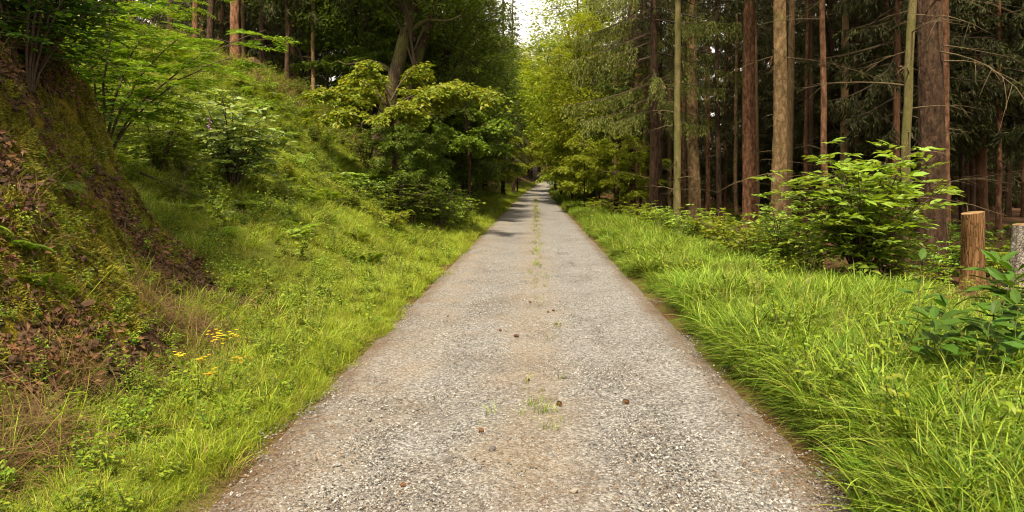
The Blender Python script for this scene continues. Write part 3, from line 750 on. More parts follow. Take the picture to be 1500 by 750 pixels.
def spruce_crown(name, seed, z0, z1, rmax, nb, ntw, npc, mat, shape=.75, hang=.45, psize=1.0):
    """drooping boughs with curtains of needle-clad twigs"""
    g = np.random.default_rng(seed); b = MB(); wd = MB()
    zz = z0 + (z1 - z0) * np.linspace(0, 1, nb) ** 1.15 + g.normal(0, .08, nb)
    az_ = np.arange(nb) * 2.39996 + g.normal(0, .35, nb)
    f = np.clip((zz - z0) / (z1 - z0), 0, 1)
    Ln = rmax * np.clip(1 - f, .03, 1) ** shape * g.uniform(.65, 1.1, nb) * np.clip(.55 + f * 5, .55, 1)
    for q in range(nb):
        o_ = np.array([math.cos(az_[q]), math.sin(az_[q]), 0]); sd = np.array([-o_[1], o_[0], 0]); L_ = Ln[q]
        t = np.linspace(0, 1, 7); dr = g.uniform(.25, .55) * (1 - .6 * f[q])
        P = o_ * (L_ * t)[:, None] + np.array([0, 0, 1.0]) * (zz[q] + L_ * (-dr * t ** 1.2 + .30 * dr * t ** 3) + .1 * L_ * np.sin(t * 3) * (f[q] - .3))[:, None] + sd * (g.normal(0, .06) * L_ * t ** 2)[:, None]
        wd.add(*tube(P, np.linspace(.028, .005, 7) * (.5 + .25 * L_), 3, False))
        nt = max(4, int(ntw * L_ / rmax)); tt = g.uniform(.15, 1, nt) ** .8
        base = np.stack([np.interp(tt, t, P[:, k]) for k in range(3)], -1)
        sg = g.choice([-1, 1], nt); tl = g.uniform(.25, .6, nt) * (1.15 - .6 * tt) * (.5 + .22 * L_)
        d = sd * (sg * g.uniform(.35, 1.0, nt))[:, None] + o_ * g.uniform(.1, .8, nt)[:, None] + np.array([0, 0, -1.0]) * (hang * g.uniform(.4, 2.0, nt))[:, None]
        d = nrmz(d)
        s = g.uniform(0, 1, (nt, npc)); 
        pos = base[:, None] + d[:, None] * (tl[:, None] * s)[..., None] - np.array([0, 0, 1.0]) * (hang * .5 * tl[:, None] * s ** 2)[..., None]
        pd = d[:, None] * .9 + g.normal(0, .42, (nt, npc, 3)) + np.array([0, 0, -.15])
        nn = g.normal(0, .6, (nt, npc, 3)) + np.array([0, 0, 1.0])
        N_ = nt * npc
        ll = g.uniform(.07, .15, N_) * psize
        add_leaves(b, pos.reshape(-1, 3), pd.reshape(-1, 3), nn.reshape(-1, 3), ll, ll * g.uniform(.16, .30, N_), 0, False, .1, .1)
    return b.mesh(name, mat), wd.mesh(name + '_boughs', M['twig_dark'])

def broad_crown(name, seed, cz, rx_, rz_, ntips, nleaf, leafL, mat, trunk_h=None, holes=.45, flat=.35, limbs=26):
    """limbs that reach for twig tips, each tip carrying a flat spray of leaves"""
    g = np.random.default_rng(seed); b = MB(); wd = MB()
    d = rand_dirs(g, ntips); r = g.uniform(.25, 1, ntips) ** .45
    tip = d * r[:, None] * np.array([[rx_, rx_, rz_]])
    lump = fbm(tip[:, 0] * .7 + tip[:, 2] * .4 + 30, tip[:, 1] * .7 - tip[:, 2] * .5 + 30, seed)
    keep = lump > np.quantile(lump, holes * .6); tip = tip[keep]
    tip *= (.85 + .5 * (fbm(tip[:, 0] * .5 + 9, tip[:, 1] * .5 + tip[:, 2] * .5 + 9, seed + 3) - .3))[:, None]
    tip[:, 2] += cz; n = len(tip)
    hub = g.choice(n, min(limbs, n), replace=False)
    for h in hub:
        st = np.array([0, 0, max(.3, tip[h, 2] - g.uniform(.5, 1.0) * (rz_ * .8 + .3))]); e = tip[h]
        t = np.linspace(0, 1, 6)[:, None]; P = st + (e - st) * t + np.array([0, 0, 1]) * (.18 * np.linalg.norm(e - st) * np.sin(t * 3.14)) + g.normal(0, .05, (6, 3)) * t
        wd.add(*tube(P, np.linspace(.035, .006, 6) * (rx_ / 2.2), 4, False))
    hp = tip[hub]
    near = np.argmin(((tip[:, None] - hp[None]) ** 2).sum(-1), 1)
    for q in range(0, n, 2):
        e = tip[q]; st = hp[near[q]]; 
        if np.linalg.norm(e - st) < .05: continue
        P = np.linspace(st, e, 3); P[1] += g.normal(0, .06, 3)
        wd.add(*tube(P, [.010, .007, .003], 3, False))
    cl = g.normal(0, 1, (n, nleaf, 3)) * np.array([.34, .34, .34 * flat]) * g.uniform(.6, 1.3, (n, 1, 1))
    pos = (tip[:, None] + cl).reshape(-1, 3)
    out = nrmz(cl.reshape(-1, 3) + np.repeat(nrmz(tip - np.array([0, 0, cz])), nleaf, 0) * .25); N_ = len(pos)
    out[:, 2] = out[:, 2] * .4 - .15
    nn = np.array([[0, 0, 1.0]]) + g.normal(0, .45, (N_, 3)); ll = leafL * g.uniform(.65, 1.2, N_)
    add_leaves(b, pos, out, nn, ll, ll * g.uniform(.5, .68, N_), 0, False)
    return b.mesh(name, mat), wd.mesh(name + '_branches', M['twig_dark'])

def crown_on(t, cm, loc=(0, 0, 0), rot=(0, 0, 0), scale=1.0):
    c = obj('crown', cm[0], t, loc, rot, scale); obj('branches', cm[1], c)['kind'] = 'stuff'
    return c

def dead_branch_mesh(name, seed, L_, mat):
    g = np.random.default_rng(seed); b = MB()
    t = np.linspace(0, 1, 8)[:, None]
    P = np.array([[0, 1, 0]]) * L_ * t + np.array([[0, 0, 1]]) * L_ * (g.uniform(-.1, .15) * t - g.uniform(.1, .35) * t ** 2) + np.array([[1, 0, 0]]) * L_ * g.normal(0, .12) * t ** 2 + g.normal(0, .012, (8, 3)) * t
    b.add(*tube(P, np.linspace(.014, .002, 8), 5, False))
    for q in range(g.integers(3, 8)):
        s = g.uniform(.3, .95); st = np.array([np.interp(s, t[:, 0], P[:, k]) for k in range(3)])
        dd = np.array([g.choice([-1, 1]) * g.uniform(.3, .8), g.uniform(.3, 1), g.uniform(-.7, .2)]); dd /= np.linalg.norm(dd); ln = L_ * g.uniform(.12, .38)
        tt = np.linspace(0, 1, 4)[:, None]; b.add(*tube(st + dd * ln * tt + np.array([[0, 0, -1]]) * ln * .2 * tt ** 2, np.linspace(.006, .0015, 4), 3, False))
    return b.mesh(name, mat)

DEAD = [dead_branch_mesh('dead_branch', 200 + k, [.7, 1.0, 1.4, 1.9, 2.4, .45][k], M['twig']) for k in range(6)]
SP = {  # spruce crowns by where the green begins
    'high': [spruce_crown('spruce_crown', 300 + k, 8.2, 25, 3.4, 70, 44, 9, M['spruce']) for k in range(2)],
    'mid': [spruce_crown('spruce_crown', 310 + k, 3.4, 24, 3.2, 95, 46, 10, M['spruce'], hang=.8, psize=1.7) for k in range(3)],
    'low': [spruce_crown('spruce_crown', 320 + k, 1.0, 21, 3.2, 105, 44, 9, M['spruce'], hang=.6, psize=2.0) for k in range(2)],
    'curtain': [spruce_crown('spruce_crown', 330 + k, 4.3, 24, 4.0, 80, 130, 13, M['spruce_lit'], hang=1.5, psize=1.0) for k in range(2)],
}
BR = [broad_crown('leafy_crown', 400 + k, 7.6, 3.3, 5.0, 1050, 32, .15, M['broad']) for k in range(3)]
BRL = [broad_crown('leafy_crown', 410 + k, 7.4, 3.2, 5.6, 1050, 30, .17, M['broad_light']) for k in range(2)]
def spray_crown(seed, limbs, mat, leafL=.13, per=30):
    g = np.random.default_rng(seed); b, wd = MB(), MB()
    for (x0, y0, z0, x1, y1, z1) in limbs:
        tt = np.linspace(0, 1, 9)[:, None]; L_ = math.hypot(x1 - x0, y1 - y0)
        P = np.array([[x0, y0, z0]]) + np.array([[x1 - x0, y1 - y0, z1 - z0]]) * tt + np.array([[0, 0, .16 * L_]]) * np.sin(tt * 3.14) + g.normal(0, .03, (9, 3)) * tt
        wd.add(*tube(P, np.linspace(.03, .006, 9), 5, False))
        ax = np.array([x1 - x0, y1 - y0, 0]) / max(L_, 1e-6)
        for q in range(int(12 * L_) + 5):
            s = g.uniform(.2, 1.0); st = np.array([np.interp(s, tt[:, 0], P[:, k]) for k in range(3)]); sg = g.choice([-1, 1])
            a_ = math.atan2(ax[1], ax[0]) + sg * g.uniform(.3, 1.5); l_ = g.uniform(.35, .85); dv = np.array([math.cos(a_), math.sin(a_), g.uniform(-.25, .3)])
            t5 = np.linspace(0, 1, 5)[:, None]; TP = st + dv * l_ * t5 - np.array([[0, 0, .35 * l_]]) * t5 ** 2; wd.add(*tube(TP, np.linspace(.007, .002, 5), 3, False))
            n_ = per; s2 = g.uniform(.1, 1.05, n_); pp = np.stack([np.interp(s2, t5[:, 0], TP[:, k]) for k in range(3)], -1) + g.normal(0, .05, (n_, 3))
            sd = np.cross(dv, [0, 0, 1.0]); sd /= np.linalg.norm(sd)
            d = sd * g.choice([-1, 1], (n_, 1)) + dv * g.uniform(.3, 1.2, (n_, 1)) + np.array([[0, 0, -.55]]) * g.uniform(0, 1.6, (n_, 1)); ll = leafL * g.uniform(.6, 1.2, n_)
            add_leaves(b, pp, d, np.array([[0, 0, 1.0]]) + g.normal(0, .4, (n_, 3)), ll, ll * g.uniform(.42, .6, n_), 0, False)
    return b.mesh('spray_leaves', M[mat]), wd.mesh('spray_twigs', M['twig_dark'])
def limb_set(seed, n, z0, z1, reach):
    g = np.random.default_rng(seed); out = []
    for k in range(n):
        f = k / (n - 1); a = k * 2.4 + g.normal(0, .3); r = reach * g.uniform(.6, 1.1) * (1 - .55 * f); zs = z0 + (z1 - z0) * f * .8
        out.append((0, 0, zs, r * math.cos(a), r * math.sin(a), zs + (z1 - z0) * .2 * g.uniform(.1, 1)))
    return out
LOWB = [spray_crown(440 + k, limb_set(440 + k, 15, .9, 5.2, 2.3), ['broad', 'broad_light', 'broad', 'broad_light'][k], .15, 34) for k in range(4)]
STR = {kk: [trunk_mesh('spruce_trunk', 500 + 7 * j + k, 1.0, 25, M[kk], wob=.0) for k in range(1)] for j, kk in enumerate(['bark_pink', 'bark_tan', 'bark_dark', 'bark_olive'])}
THIN = trunk_mesh('young_trunk', 520, 1.0, 12, M['bark_dark'], top=.15, sides=8, wob=.0)

def barky_trunk(bark, seed, r):
    """a trunk whose bark stands out in small upright plates"""
    g = np.random.default_rng(seed); n = 80; t = np.concatenate([np.arange(-.25, 9, .045), np.linspace(9.2, 23.7, 26)]); a = np.arange(n) * 2 * np.pi / n
    kn = lambda: np.interp(t, np.linspace(-.25, 23.7, 14), np.cumsum(g.normal(0, .03, 14)))
    sx_, sy_ = kn(), kn(); sx_ -= sx_[0]; sy_ -= sy_[0]
    A, Z = np.meshgrid(a, t); C_ = A / (2 * np.pi) * round(2 * np.pi * r / .055)
    w1 = fbm(C_ * .8, Z * 5, seed, 2) * 1.2
    cell = np.abs(fbm(C_ + w1, Z * 7 + w1 * 2, seed + 1, 2) - .5) * 2
    rel = np.minimum(cell * 2.2, 1) + .4 * fbm(C_ * 2, Z * 16, seed + 5, 2)
    rr = r * (1 - .7 * (np.clip(Z, 0, 24) / 24) ** .9) * (1 + (.42 + .2 * np.sin(A * 5 + seed)) * np.exp(-np.clip(Z, 0, 9) / .38)) + (rel - .9) * .018
    V_ = np.stack([rr * np.cos(A) + sx_[:, None], rr * np.sin(A) + sy_[:, None], Z], -1).reshape(-1, 3)
    i_ = np.arange(len(t) - 1)[:, None] * n; j = np.arange(n)[None]; k = (j + 1) % n
    return MB().add(V_, Q=np.stack([i_ + j, i_ + k, i_ + n + k, i_ + n + j], -1).reshape(-1, 4)).mesh('trunk', M[bark], False)

def slim_trunk(bark, seed, r):
    return trunk_mesh('trunk', seed, r, 24, M[bark], top=.3, sides=16, wob=.022, flare=.5, bumpy=.055, rings=60)

def tree_spruce(name, label, X, Y, r, bark, crown, group=None, own=False, dead=0, tilt=(0, 0), seed=0, zmax=9.0, cs=1.0, face=None, ck=None):
    g = np.random.default_rng(seed + 1000)
    t = thing(name, label, 'tree', (X, Y, Hs(X, Y)), g.uniform(0, 6.28), group, tilt)
    if own: obj('trunk', (barky_trunk if r > .2 and Y < 30 else slim_trunk)(bark, seed + 600, r), t)
    else:
        tr = obj('trunk', STR[bark][0], t); tr.scale = (r, r, 1)
    if crown:
        arr = SP[crown]; crown_on(t, arr[(seed if ck is None else ck) % len(arr)], (0, 0, 0), (0, 0, g.uniform(0, 6.28)), (cs, cs, 1))
    z = g.uniform(1.2, 2.0)
    for q in range(dead):
        a = g.uniform(0, 6.28)
        db = obj('dead_branch', DEAD[g.integers(0, 6)], t, (-math.sin(a) * r * .75, math.cos(a) * r * .75, z), (g.normal(0, .2), 0, a), g.uniform(.7, 1.25))
        z += g.uniform(.05, 2 * (zmax - 1.5) / max(dead, 1) - .05)
    return t

def tree_broad(name, label, X, Y, crown_me, r=.14, bark='bark_dark', group=None, s=1.0, rz=None, th=None, tilt=(0, 0)):
    t = thing(name, label, 'tree', (X, Y, Hs(X, Y)), rng.uniform(0, 6.28) if rz is None else rz, group, tilt, s)
    tr = obj('trunk', THIN, t); tr.scale = (r, r, 1.0 if th is None else th)
    crown_on(t, crown_me)
    return t

# crumbled soil on the bank
clod = [rock_patch('clod_patch', 180 + k, 40, .5, .012, .075, M['soil']) for k in range(3)]
x, y = pick_points(1500, -7.5, -2.6, 3, 9, lambda x, y: np.clip(sstep(-.15, .1, -x - bank_foot(y)) * sstep(2.4, 1.8, -x - bank_foot(y)) * sstep(.54, .44, fbm(x * 2.2, y * 2.2, 77)), 0, 1), 1.2)
scatter('soil_clods', clod, np.stack([x, y, H(x, y)], -1), on_slope(x, y, .1, .05), rng.uniform(.6, 1.1, len(x)), 'crumbled dark soil lumps on the bare parts of the bank', 'soil')

# ------------------------------------------------------------------ the trees one can tell apart, right of the road
def XY(u, Y): return ((u - 784) * Y / 1000, Y)
tree_spruce('spruce_tree', 'straight reddish trunk with scaly bark left of the tan trunk, right forest edge', *XY(1099, 24), .255, 'bark_pink', 'high', own=True, dead=7, seed=1)
tree_spruce('spruce_tree', 'tan straight trunk with whorls of dead branches behind the leafy bush', *XY(1141, 20), .225, 'bark_tan', 'high', own=True, dead=16, seed=2)
tree_spruce('spruce_tree', 'thickest dark brown trunk near the right edge behind the bush', *XY(1363, 13), .25, 'bark_dark', 'high', own=True, dead=18, seed=3)
tree_spruce('leaning_spruce', 'slim leaning olive trunk just left of the thickest dark trunk', *XY(1318, 12.4), .085, 'bark_olive', None, own=True, dead=26, tilt=(0, R(2.6)), seed=4)
tree_spruce('spruce_tree', 'slim brown trunk peeking out right of the thickest dark trunk', *XY(1386, 16), .10, 'bark_pink', 'high', own=True, dead=5, seed=5)
tree_spruce('spruce_tree', 'slim reddish trunk rising right behind the leafy bush', *XY(1212, 18), .09, 'bark_pink', 'high', own=True, dead=5, tilt=(0, R(1.6)), seed=6)
tree_spruce('spruce_tree', 'stout tan trunk half hidden by spruce boughs, left of the reddish trunk', *XY(1017, 28), .26, 'bark_tan', 'high', own=True, dead=6, seed=7, cs=.8)
tree_spruce('spruce_tree', 'slender olive tan trunk nearest the road on the right', *XY(990, 22), .125, 'bark_olive', 'high', own=True, dead=12, seed=8)
tree_spruce('spruce_tree', 'thin dark trunk between the stout tan and the reddish trunk', *XY(1054, 27), .11, 'bark_dark', 'high', own=True, dead=5, seed=9)
tree_spruce('spruce_tree', 'dark brown trunk left of the slender olive tan trunk', *XY(966, 30), .17, 'bark_dark', 'high', own=True, dead=5, seed=10)
tree_spruce('spruce_tree', 'pair of slim reddish trunks, the right one, left of the dark brown trunk', *XY(944, 36), .12, 'bark_pink', 'high', own=True, dead=3, seed=11)
tree_spruce('spruce_tree', 'pair of slim reddish trunks, the left one, left of the dark brown trunk', *XY(933, 38), .13, 'bark_pink', 'high', own=True, dead=3, seed=12)
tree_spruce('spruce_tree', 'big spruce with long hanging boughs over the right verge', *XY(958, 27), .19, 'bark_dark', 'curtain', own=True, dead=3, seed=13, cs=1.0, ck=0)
tree_spruce('spruce_tree', 'dark bare trunk set back left of the big drooping spruce', *XY(925, 34), .18, 'bark_dark', 'high', own=True, dead=6, seed=14, cs=.9)
tree_spruce('spruce_tree', 'pale slim trunk among light green leaves right of the far road', *XY(871, 52), .16, 'bark_tan', 'mid', own=True, dead=2, seed=15, cs=.7)
tree_spruce('spruce_tree', 'small dim trunk near the right edge behind the cut posts', *XY(1462, 21), .085, 'bark_pink', 'mid', own=True, dead=6, seed=16)
tree_spruce('spruce_tree', 'thin dim trunk right of the thickest dark trunk, deep in shade', *XY(1410, 25), .09, 'bark_dark', 'mid', own=True, dead=5, seed=17)
tree_spruce('spruce_tree', 'dim trunk between leafy bush and leaning olive trunk, deep in shade', *XY(1299, 27), .14, 'bark_pink', 'mid', own=True, dead=6, seed=18)

for lb, u, Y, r, b_, s in [('slim warm brown trunk just left of the stout tan trunk', 1001, 34, .11, 'bark_pink', 51), ('slim reddish trunk in the gap between stout tan and thin dark trunk', 1036, 35, .12, 'bark_pink', 52), ('slim tan trunk behind the reddish trunk', 1078, 33, .10, 'bark_tan', 53),
                        ('sunlit slim trunk left of the slender olive trunk', 958, 40, .15, 'bark_tan', 54), ('slim reddish trunk near the crooked tree', 915, 44, .14, 'bark_pink', 55), ('thin brown trunk between tan trunk and slim reddish trunk', 1180, 27, .09, 'bark_pink', 56), ('slim brown trunk left of the dim trunk above the bush', 1256, 26, .10, 'bark_dark', 57)]:
    tree_spruce('spruce_tree', lb, *XY(u, Y), r, b_, 'high', own=True, dead=5, seed=s, tilt=(0, R(.6 - .2 * (s % 7))))

# a crooked dark young tree right of the far road
t = thing('crooked_tree', 'crooked thin dark tree between the pale trunk and the spruces, right of road', 'tree', (*XY(903, 33), Hs(*XY(903, 33))))
P = np.array([[0, 0, -.2], [.02, 0, 1.5], [-.05, 0, 2.6], [.18, 0, 3.3], [.05, 0, 4.2], [-.22, 0, 5.2], [-.12, .1, 6.3], [.1, .1, 7.4]])
obj('trunk', MB().add(*tube(P, [.12, .10, .095, .09, .08, .07, .055, .03], 8)).mesh('crooked_trunk', M['bark_dark'], True), t)
crown_on(t, LOWB[0], (0, 0, 2.6), (0, 0, 0), .9)

# leafy trees right of the far road
lt = [('light green leafy tree leaning over the right side of the far road', 868, 44, 0, 1.0), ('light green tree beside the pale trunk right of the road', 842, 58, 1, 1.1),
      ('tall light tree reaching over the road toward the sky gap', 846, 49, 0, 1.3), ('bright leafy tree at the far right bend of the road', 822, 72, 0, 1.45), ('farthest bright leafy tree right of the road', 814, 96, 1, 1.5)]
for lb, u, Y, k, s in lt: tree_broad('leafy_tree', lb, *XY(u, Y), BRL[k], .15, 'bark_dark', 'light leafy trees right of the road', s)
lt = [('low leafy tree overhanging the right verge before the bend', 838, 50, 1, 1.3), ('low leafy tree on the right verge in front of the slim reddish pair', 905, 42, 3, 1.2),
      ('small leafy tree right of the road just before the far bend', 822, 66, 1, 1.5), ('light young tree spreading over the right verge before the pale trunk', 878, 41, 1, .9), ('light young tree low beside the right verge', 856, 36, 3, .8), ('small leafy tree below the big drooping spruce', 930, 31, 1, .75), ('light leafy tree left of the big drooping spruce', 900, 37, 3, .8), ('small leafy tree at the foot of the pale trunk', 868, 47, 3, .9)]
for lb, u, Y, k, s in lt: tree_broad('young_tree', lb, *XY(u, Y), LOWB[k], .07, 'bark_dark', 'young leafy trees right of the road', s, th=.35)

for lb, X, Y, k, s in [('tallest leafy tree closing the view at the end of the road', -2.5, 152, 0, 2.25), ('tall leafy tree right at the end of the road below the sky gap', -6.5, 138, 1, 2.2), ('tall leafy tree behind the end of the road', 1.0, 170, 1, 2.3)]:
    tree_broad('leafy_tree', lb, X, Y, BRL[k], .2, 'bark_dark', 'tall trees at the end of the road', s)

# ------------------------------------------------------------------ left of the road
tree_spruce('spruce_tree', 'straight brown trunk just left of the cut stump on the slope', *XY(345, 27), .19, 'bark_pink', 'high', own=True, dead=4, seed=31)
tree_spruce('spruce_tree', 'brown trunk at top of slope, first to the left of the stump trunk', *XY(309, 29), .14, 'bark_dark', 'high', own=True, dead=4, seed=32)
tree_spruce('spruce_tree', 'brown trunk at top of slope above the arching sapling', *XY(286, 31), .13, 'bark_pink', 'high', own=True, dead=4, seed=33)
tree_spruce('spruce_tree', 'slim trunk at top of slope right of the stump', *XY(383, 29), .13, 'bark_dark', 'high', own=True, dead=6, seed=34)
tree_spruce('spruce_tree', 'thin dark spruce above the straw patch on the slope', *XY(420, 28), .09, 'bark_dark', 'mid', own=True, dead=5, seed=35, cs=.7)
tree_spruce('spruce_tree', 'thin grey spruce trunk at the forest edge above the yellowing tree', *XY(458, 28), .085, 'bark_tan', 'mid', own=True, dead=5, seed=36, cs=.8)
tree_spruce('spruce_tree', 'leftmost trunk at the top of the slope', *XY(250, 30), .12, 'bark_dark', 'high', own=True, dead=3, seed=37)
for lb, u, Y, r, b_, s in [('dark spruce left of the road beyond the big mossy oak', 676, 44, .17, 'bark_dark', 40), ('brown spruce trunk left of the far road, second after the oak', 690, 47, .16, 'bark_pink', 41),
                        ('reddish spruce trunk left of the far road, third after the oak', 700, 52, .17, 'bark_dark', 42), ('slim sunlit spruce trunk close to the left verge', 717, 50, .10, 'bark_tan', 43),
                        ('tall spruce left of the far road below the sky gap', 738, 62, .18, 'bark_dark', 44), ('tall spruce nearest the road on the left, below the sky gap', 752, 80, .2, 'bark_dark', 45)]:
    tree_spruce('spruce_tree', lb, *XY(u, Y), r, b_, 'mid', own=True, dead=2, seed=s, cs=.85 if s < 44 else .8)

# the big mossy twin-stemmed oak
bx, by = XY(560, 25.5); bz = Hs(bx, by)
oak = thing('oak_tree', 'big leaning mossy oak with two stems left of the road', 'tree', (bx, by, bz))
P1 = np.array([[-.35, 0, -.5], [-.2, 0, .4], [.05, 0, 1.4], [.35, 0, 2.7], [.75, -.05, 4.2], [1.2, -.1, 5.8], [1.55, -.1, 7.6], [1.6, 0, 10], [1.8, .2, 13]])
P2 = np.array([[.05, .3, -.5], [.25, .35, .6], [.55, .4, 1.8], [1.0, .5, 3.2], [1.55, .6, 4.8], [2.1, .6, 6.4], [2.5, .6, 8.2], [2.9, .7, 11]])
def smooth_path(P, n=34):
    t = np.linspace(0, 1, len(P)); tt = np.linspace(0, 1, n); Q_ = np.stack([np.interp(tt, t, P[:, k]) for k in range(3)], -1)
    for _ in range(3): Q_[1:-1] = (Q_[:-2] + 2 * Q_[1:-1] + Q_[2:]) / 4
    return Q_
for P, r0, nm in ((P1, .31, 'trunk'), (P2, .21, 'stem')):
    Q_ = smooth_path(P); rad = np.interp(np.linspace(0, 1, len(Q_)), [0, .07, .2, .6, 1], [1.5, 1.15, 1, .72, .35]) * r0
    obj(nm, MB().add(*tube(Q_, rad, 16, True, .07, 77)).mesh('oak_stem', M['bark_moss'], True), oak)
for k, (z, a, s, L_) in enumerate([(3.2, 2.8, 1.0, 2.6), (4.6, -.4, 1.0, 2.4), (5.4, 3.6, 1.0, 3.0), (6.4, .6, 1, 2.8), (2.4, 4.2, .8, 1.6)]):
    x0 = np.interp(z, P1[:, 2], P1[:, 0]); dd = np.array([math.cos(a), math.sin(a), .35]); tt = np.linspace(0, 1, 8)[:, None]
    P = np.array([[x0, 0, z]]) + dd * L_ * tt + np.array([[0, 0, .25]]) * np.sin(tt * 5) + np.random.default_rng(k).normal(0, .06, (8, 3)) * tt
    obj('limb', MB().add(*tube(P, np.linspace(.11, .02, 8), 7)).mesh('oak_limb', M['bark_moss'], True), oak)
crown_on(oak, BR[0], (1.2, 0, 2.6), (0, 0, 1), (1.1, 1.1, .95))

# yellowing cherry: long low limbs that carry flat hanging sprays
x_, y_ = XY(572, 19.5); gz = Hs(x_, y_)
ct = thing('cherry_tree', 'small yellowing tree with long low leafy limbs in front of the mossy oak', 'tree', (x_, y_, gz))
P = smooth_path(np.array([[.1, .2, -.2], [.05, .2, .8], [.12, .1, 1.7], [.0, 0, 2.5], [-.15, 0, 3.2]]), 14)
obj('trunk', MB().add(*tube(P, np.linspace(.085, .03, 14), 8)).mesh('cherry_trunk', M['bark_dark'], True), ct)
zt = 4.4 - gz
crown_on(ct, spray_crown(431, [(0, 0, 2.4, -1.9, -.6, zt - .3), (0, 0, 2.6, -1.2, .8, zt + .3), (0, 0, 2.3, 1.6, -.8, zt - .35), (0, 0, 2.6, 2.5, .2, zt - .1), (0, 0, 2.9, .7, .6, zt + .7), (0, 0, 2.2, .6, -1.3, zt - .8), (0, 0, 3.0, -.5, -.7, zt + .5), (0, 0, 2.1, -1.4, -1.2, zt - 1.0), (0, 0, 2.7, 3.1, -.6, zt - .5)], 'cherry', .16, 44))
x_, y_ = XY(684, 27); gz = Hs(x_, y_)
ct2 = thing('cherry_tree', 'yellow green leafy tree overhanging the left verge right of the oak', 'tree', (x_, y_, gz))
obj('trunk', MB().add(*tube(P * np.array([1, 1, 1.3]), np.linspace(.07, .03, 14), 8)).mesh('cherry_trunk', M['bark_dark'], True), ct2)
crown_on(ct2, spray_crown(433, [(0, 0, 2.8, -1.7, -.6, 3.9), (0, 0, 3.0, 1.5, -.7, 3.7), (0, 0, 3.4, .9, .6, 5.2), (0, 0, 3.2, -.9, .3, 5.4), (0, 0, 2.5, .2, -1.4, 3.0), (0, 0, 3.6, .1, -.5, 6.0), (0, 0, 2.4, 1.2, .3, 2.8)], 'rowan', .16, 40))

lt = [('dense leafy tree at the top of the slope left of the oak', 455, 30, 1, 1.0), ('dense leafy tree above the yellowing tree', 520, 29, 2, .95), ('dark leafy tree directly behind the mossy oak', 590, 33, 0, 1.0),
      ('dark leafy tree right of the mossy oak', 655, 32, 1, .95), ('dense leafy tree left of the road past the oak', 685, 40, 2, .95), ('dark leafy tree before the tall spruces on the left', 712, 52, 0, .95),
      ('leafy tree between the tall left spruces', 728, 70, 1, 1.1)]
for lb, u, Y, k, s in lt: tree_broad('leafy_tree', lb, *XY(u, Y), BR[k], .16, 'bark_dark', 'dark leafy trees left of the road', s)
lt = [('young leafy tree under the mossy oak', 625, 27, 0, .95), ('low dark tree behind the trunk of the yellowing tree', 600, 24, 2, .5), ('low leafy tree wrapping the stem of the yellowing tree', 583, 18.6, 2, .5), ('low leafy tree right of the yellowing tree stem', 628, 20.5, 0, .55), ('low leafy tree closing the gap under the leafy trees at the left verge', 678, 30, 2, .9), ('low leafy tree at the left verge before the tall spruces', 708, 44, 0, 1.1), ('young tree low beside the left verge past the oak', 655, 29, 2, .9), ('young leafy tree on the slope behind the yellowing tree', 545, 28, 2, .9),
      ('young leafy tree at the left verge under the leafy trees', 690, 38, 0, 1.0), ('light young tree at the left verge far along the road', 735, 60, 1, 1.2), ('light young tree at the far left of the bend', 758, 84, 3, 1.5), ('young leafy tree left of the straw patch', 480, 29.5, 0, .8)]
for lb, u, Y, k, s in lt: tree_broad('young_tree', lb, *XY(u, Y), LOWB[k], .07, 'bark_dark', 'young leafy trees left of the road', s, th=.35)

# ------------------------------------------------------------------ the deep forest
placed = [(o.location.x, o.location.y) for o in scene.objects if o.get('category') == 'tree']
ORD = 'first second third fourth fifth sixth seventh eighth ninth tenth eleventh twelfth thirteenth fourteenth fifteenth sixteenth seventeenth eighteenth nineteenth twentieth'.split()
def ordinal(k):
    if k < 20: return ORD[k]
    tens = ['', '', 'twent', 'thirt', 'fort', 'fift', 'sixt', 'sevent'][(k + 1) // 10]
    return tens + 'ieth' if (k + 1) % 10 == 0 else tens + 'y-' + ORD[(k + 1) % 10 - 1]
def rank_labels(group, text, key):
    L_ = sorted([o for o in scene.objects if o.get('group') == group], key=key)
    for k, o in enumerate(L_): o['label'] = text % ordinal(k)
by_left = lambda o: o.location.x / o.location.y
by_near = lambda o: o.location.y
def fill(n, x0, x1, y0, y1, mind, ok, label, group, crowns, seed, barks=('bark_dark', 'bark_pink', 'bark_tan', 'bark_dark')):
    g = np.random.default_rng(seed); c = 0
    for _ in range(n * 40):
        X, Y = g.uniform(x0, x1), g.uniform(y0, y1)
        if not ok(X, Y) or min((X - a) ** 2 + (Y - b) ** 2 for a, b in placed) < mind ** 2: continue
        placed.append((X, Y)); q = int(g.integers(0, 1000))
        tree_spruce('forest_spruce', label, X, Y, g.uniform(.09, .19), barks[q % len(barks)], crowns[q % len(crowns)], group, False, 3 if Y < 45 else 0, (g.normal(0, .012), g.normal(0, .012)), q, cs=g.uniform(.7, 1.05))
        c += 1
        if c >= n: break
fill(34, 8, 26, 19, 36, 1.9, lambda X, Y: X > 4.2 + .10 * Y and X / Y < .80, 'slim shaded spruce in the front rows of the right forest', 'front spruces of the right forest', ['mid', 'high', 'mid'], 1)
fill(62, 6, 48, 34, 64, 2.6, lambda X, Y: X > 4.5 + .05 * Y and X / Y < .85, 'dark spruce deep in the right forest', 'deep spruces of the right forest', ['mid', 'low', 'low'], 2)
fill(48, 5, 70, 58, 92, 3.0, lambda X, Y: X > 5.5 and X / Y < .85, 'far spruce at the back of the right forest', 'rear spruces of the right forest', ['low'], 3)
fill(46, -36, -5, 30, 62, 2.5, lambda X, Y: X < -5.0 - .02 * Y and X / Y > -.62, 'dark spruce in the hill forest left of the road', 'spruces of the left hill forest', ['mid', 'low', 'low'], 4)
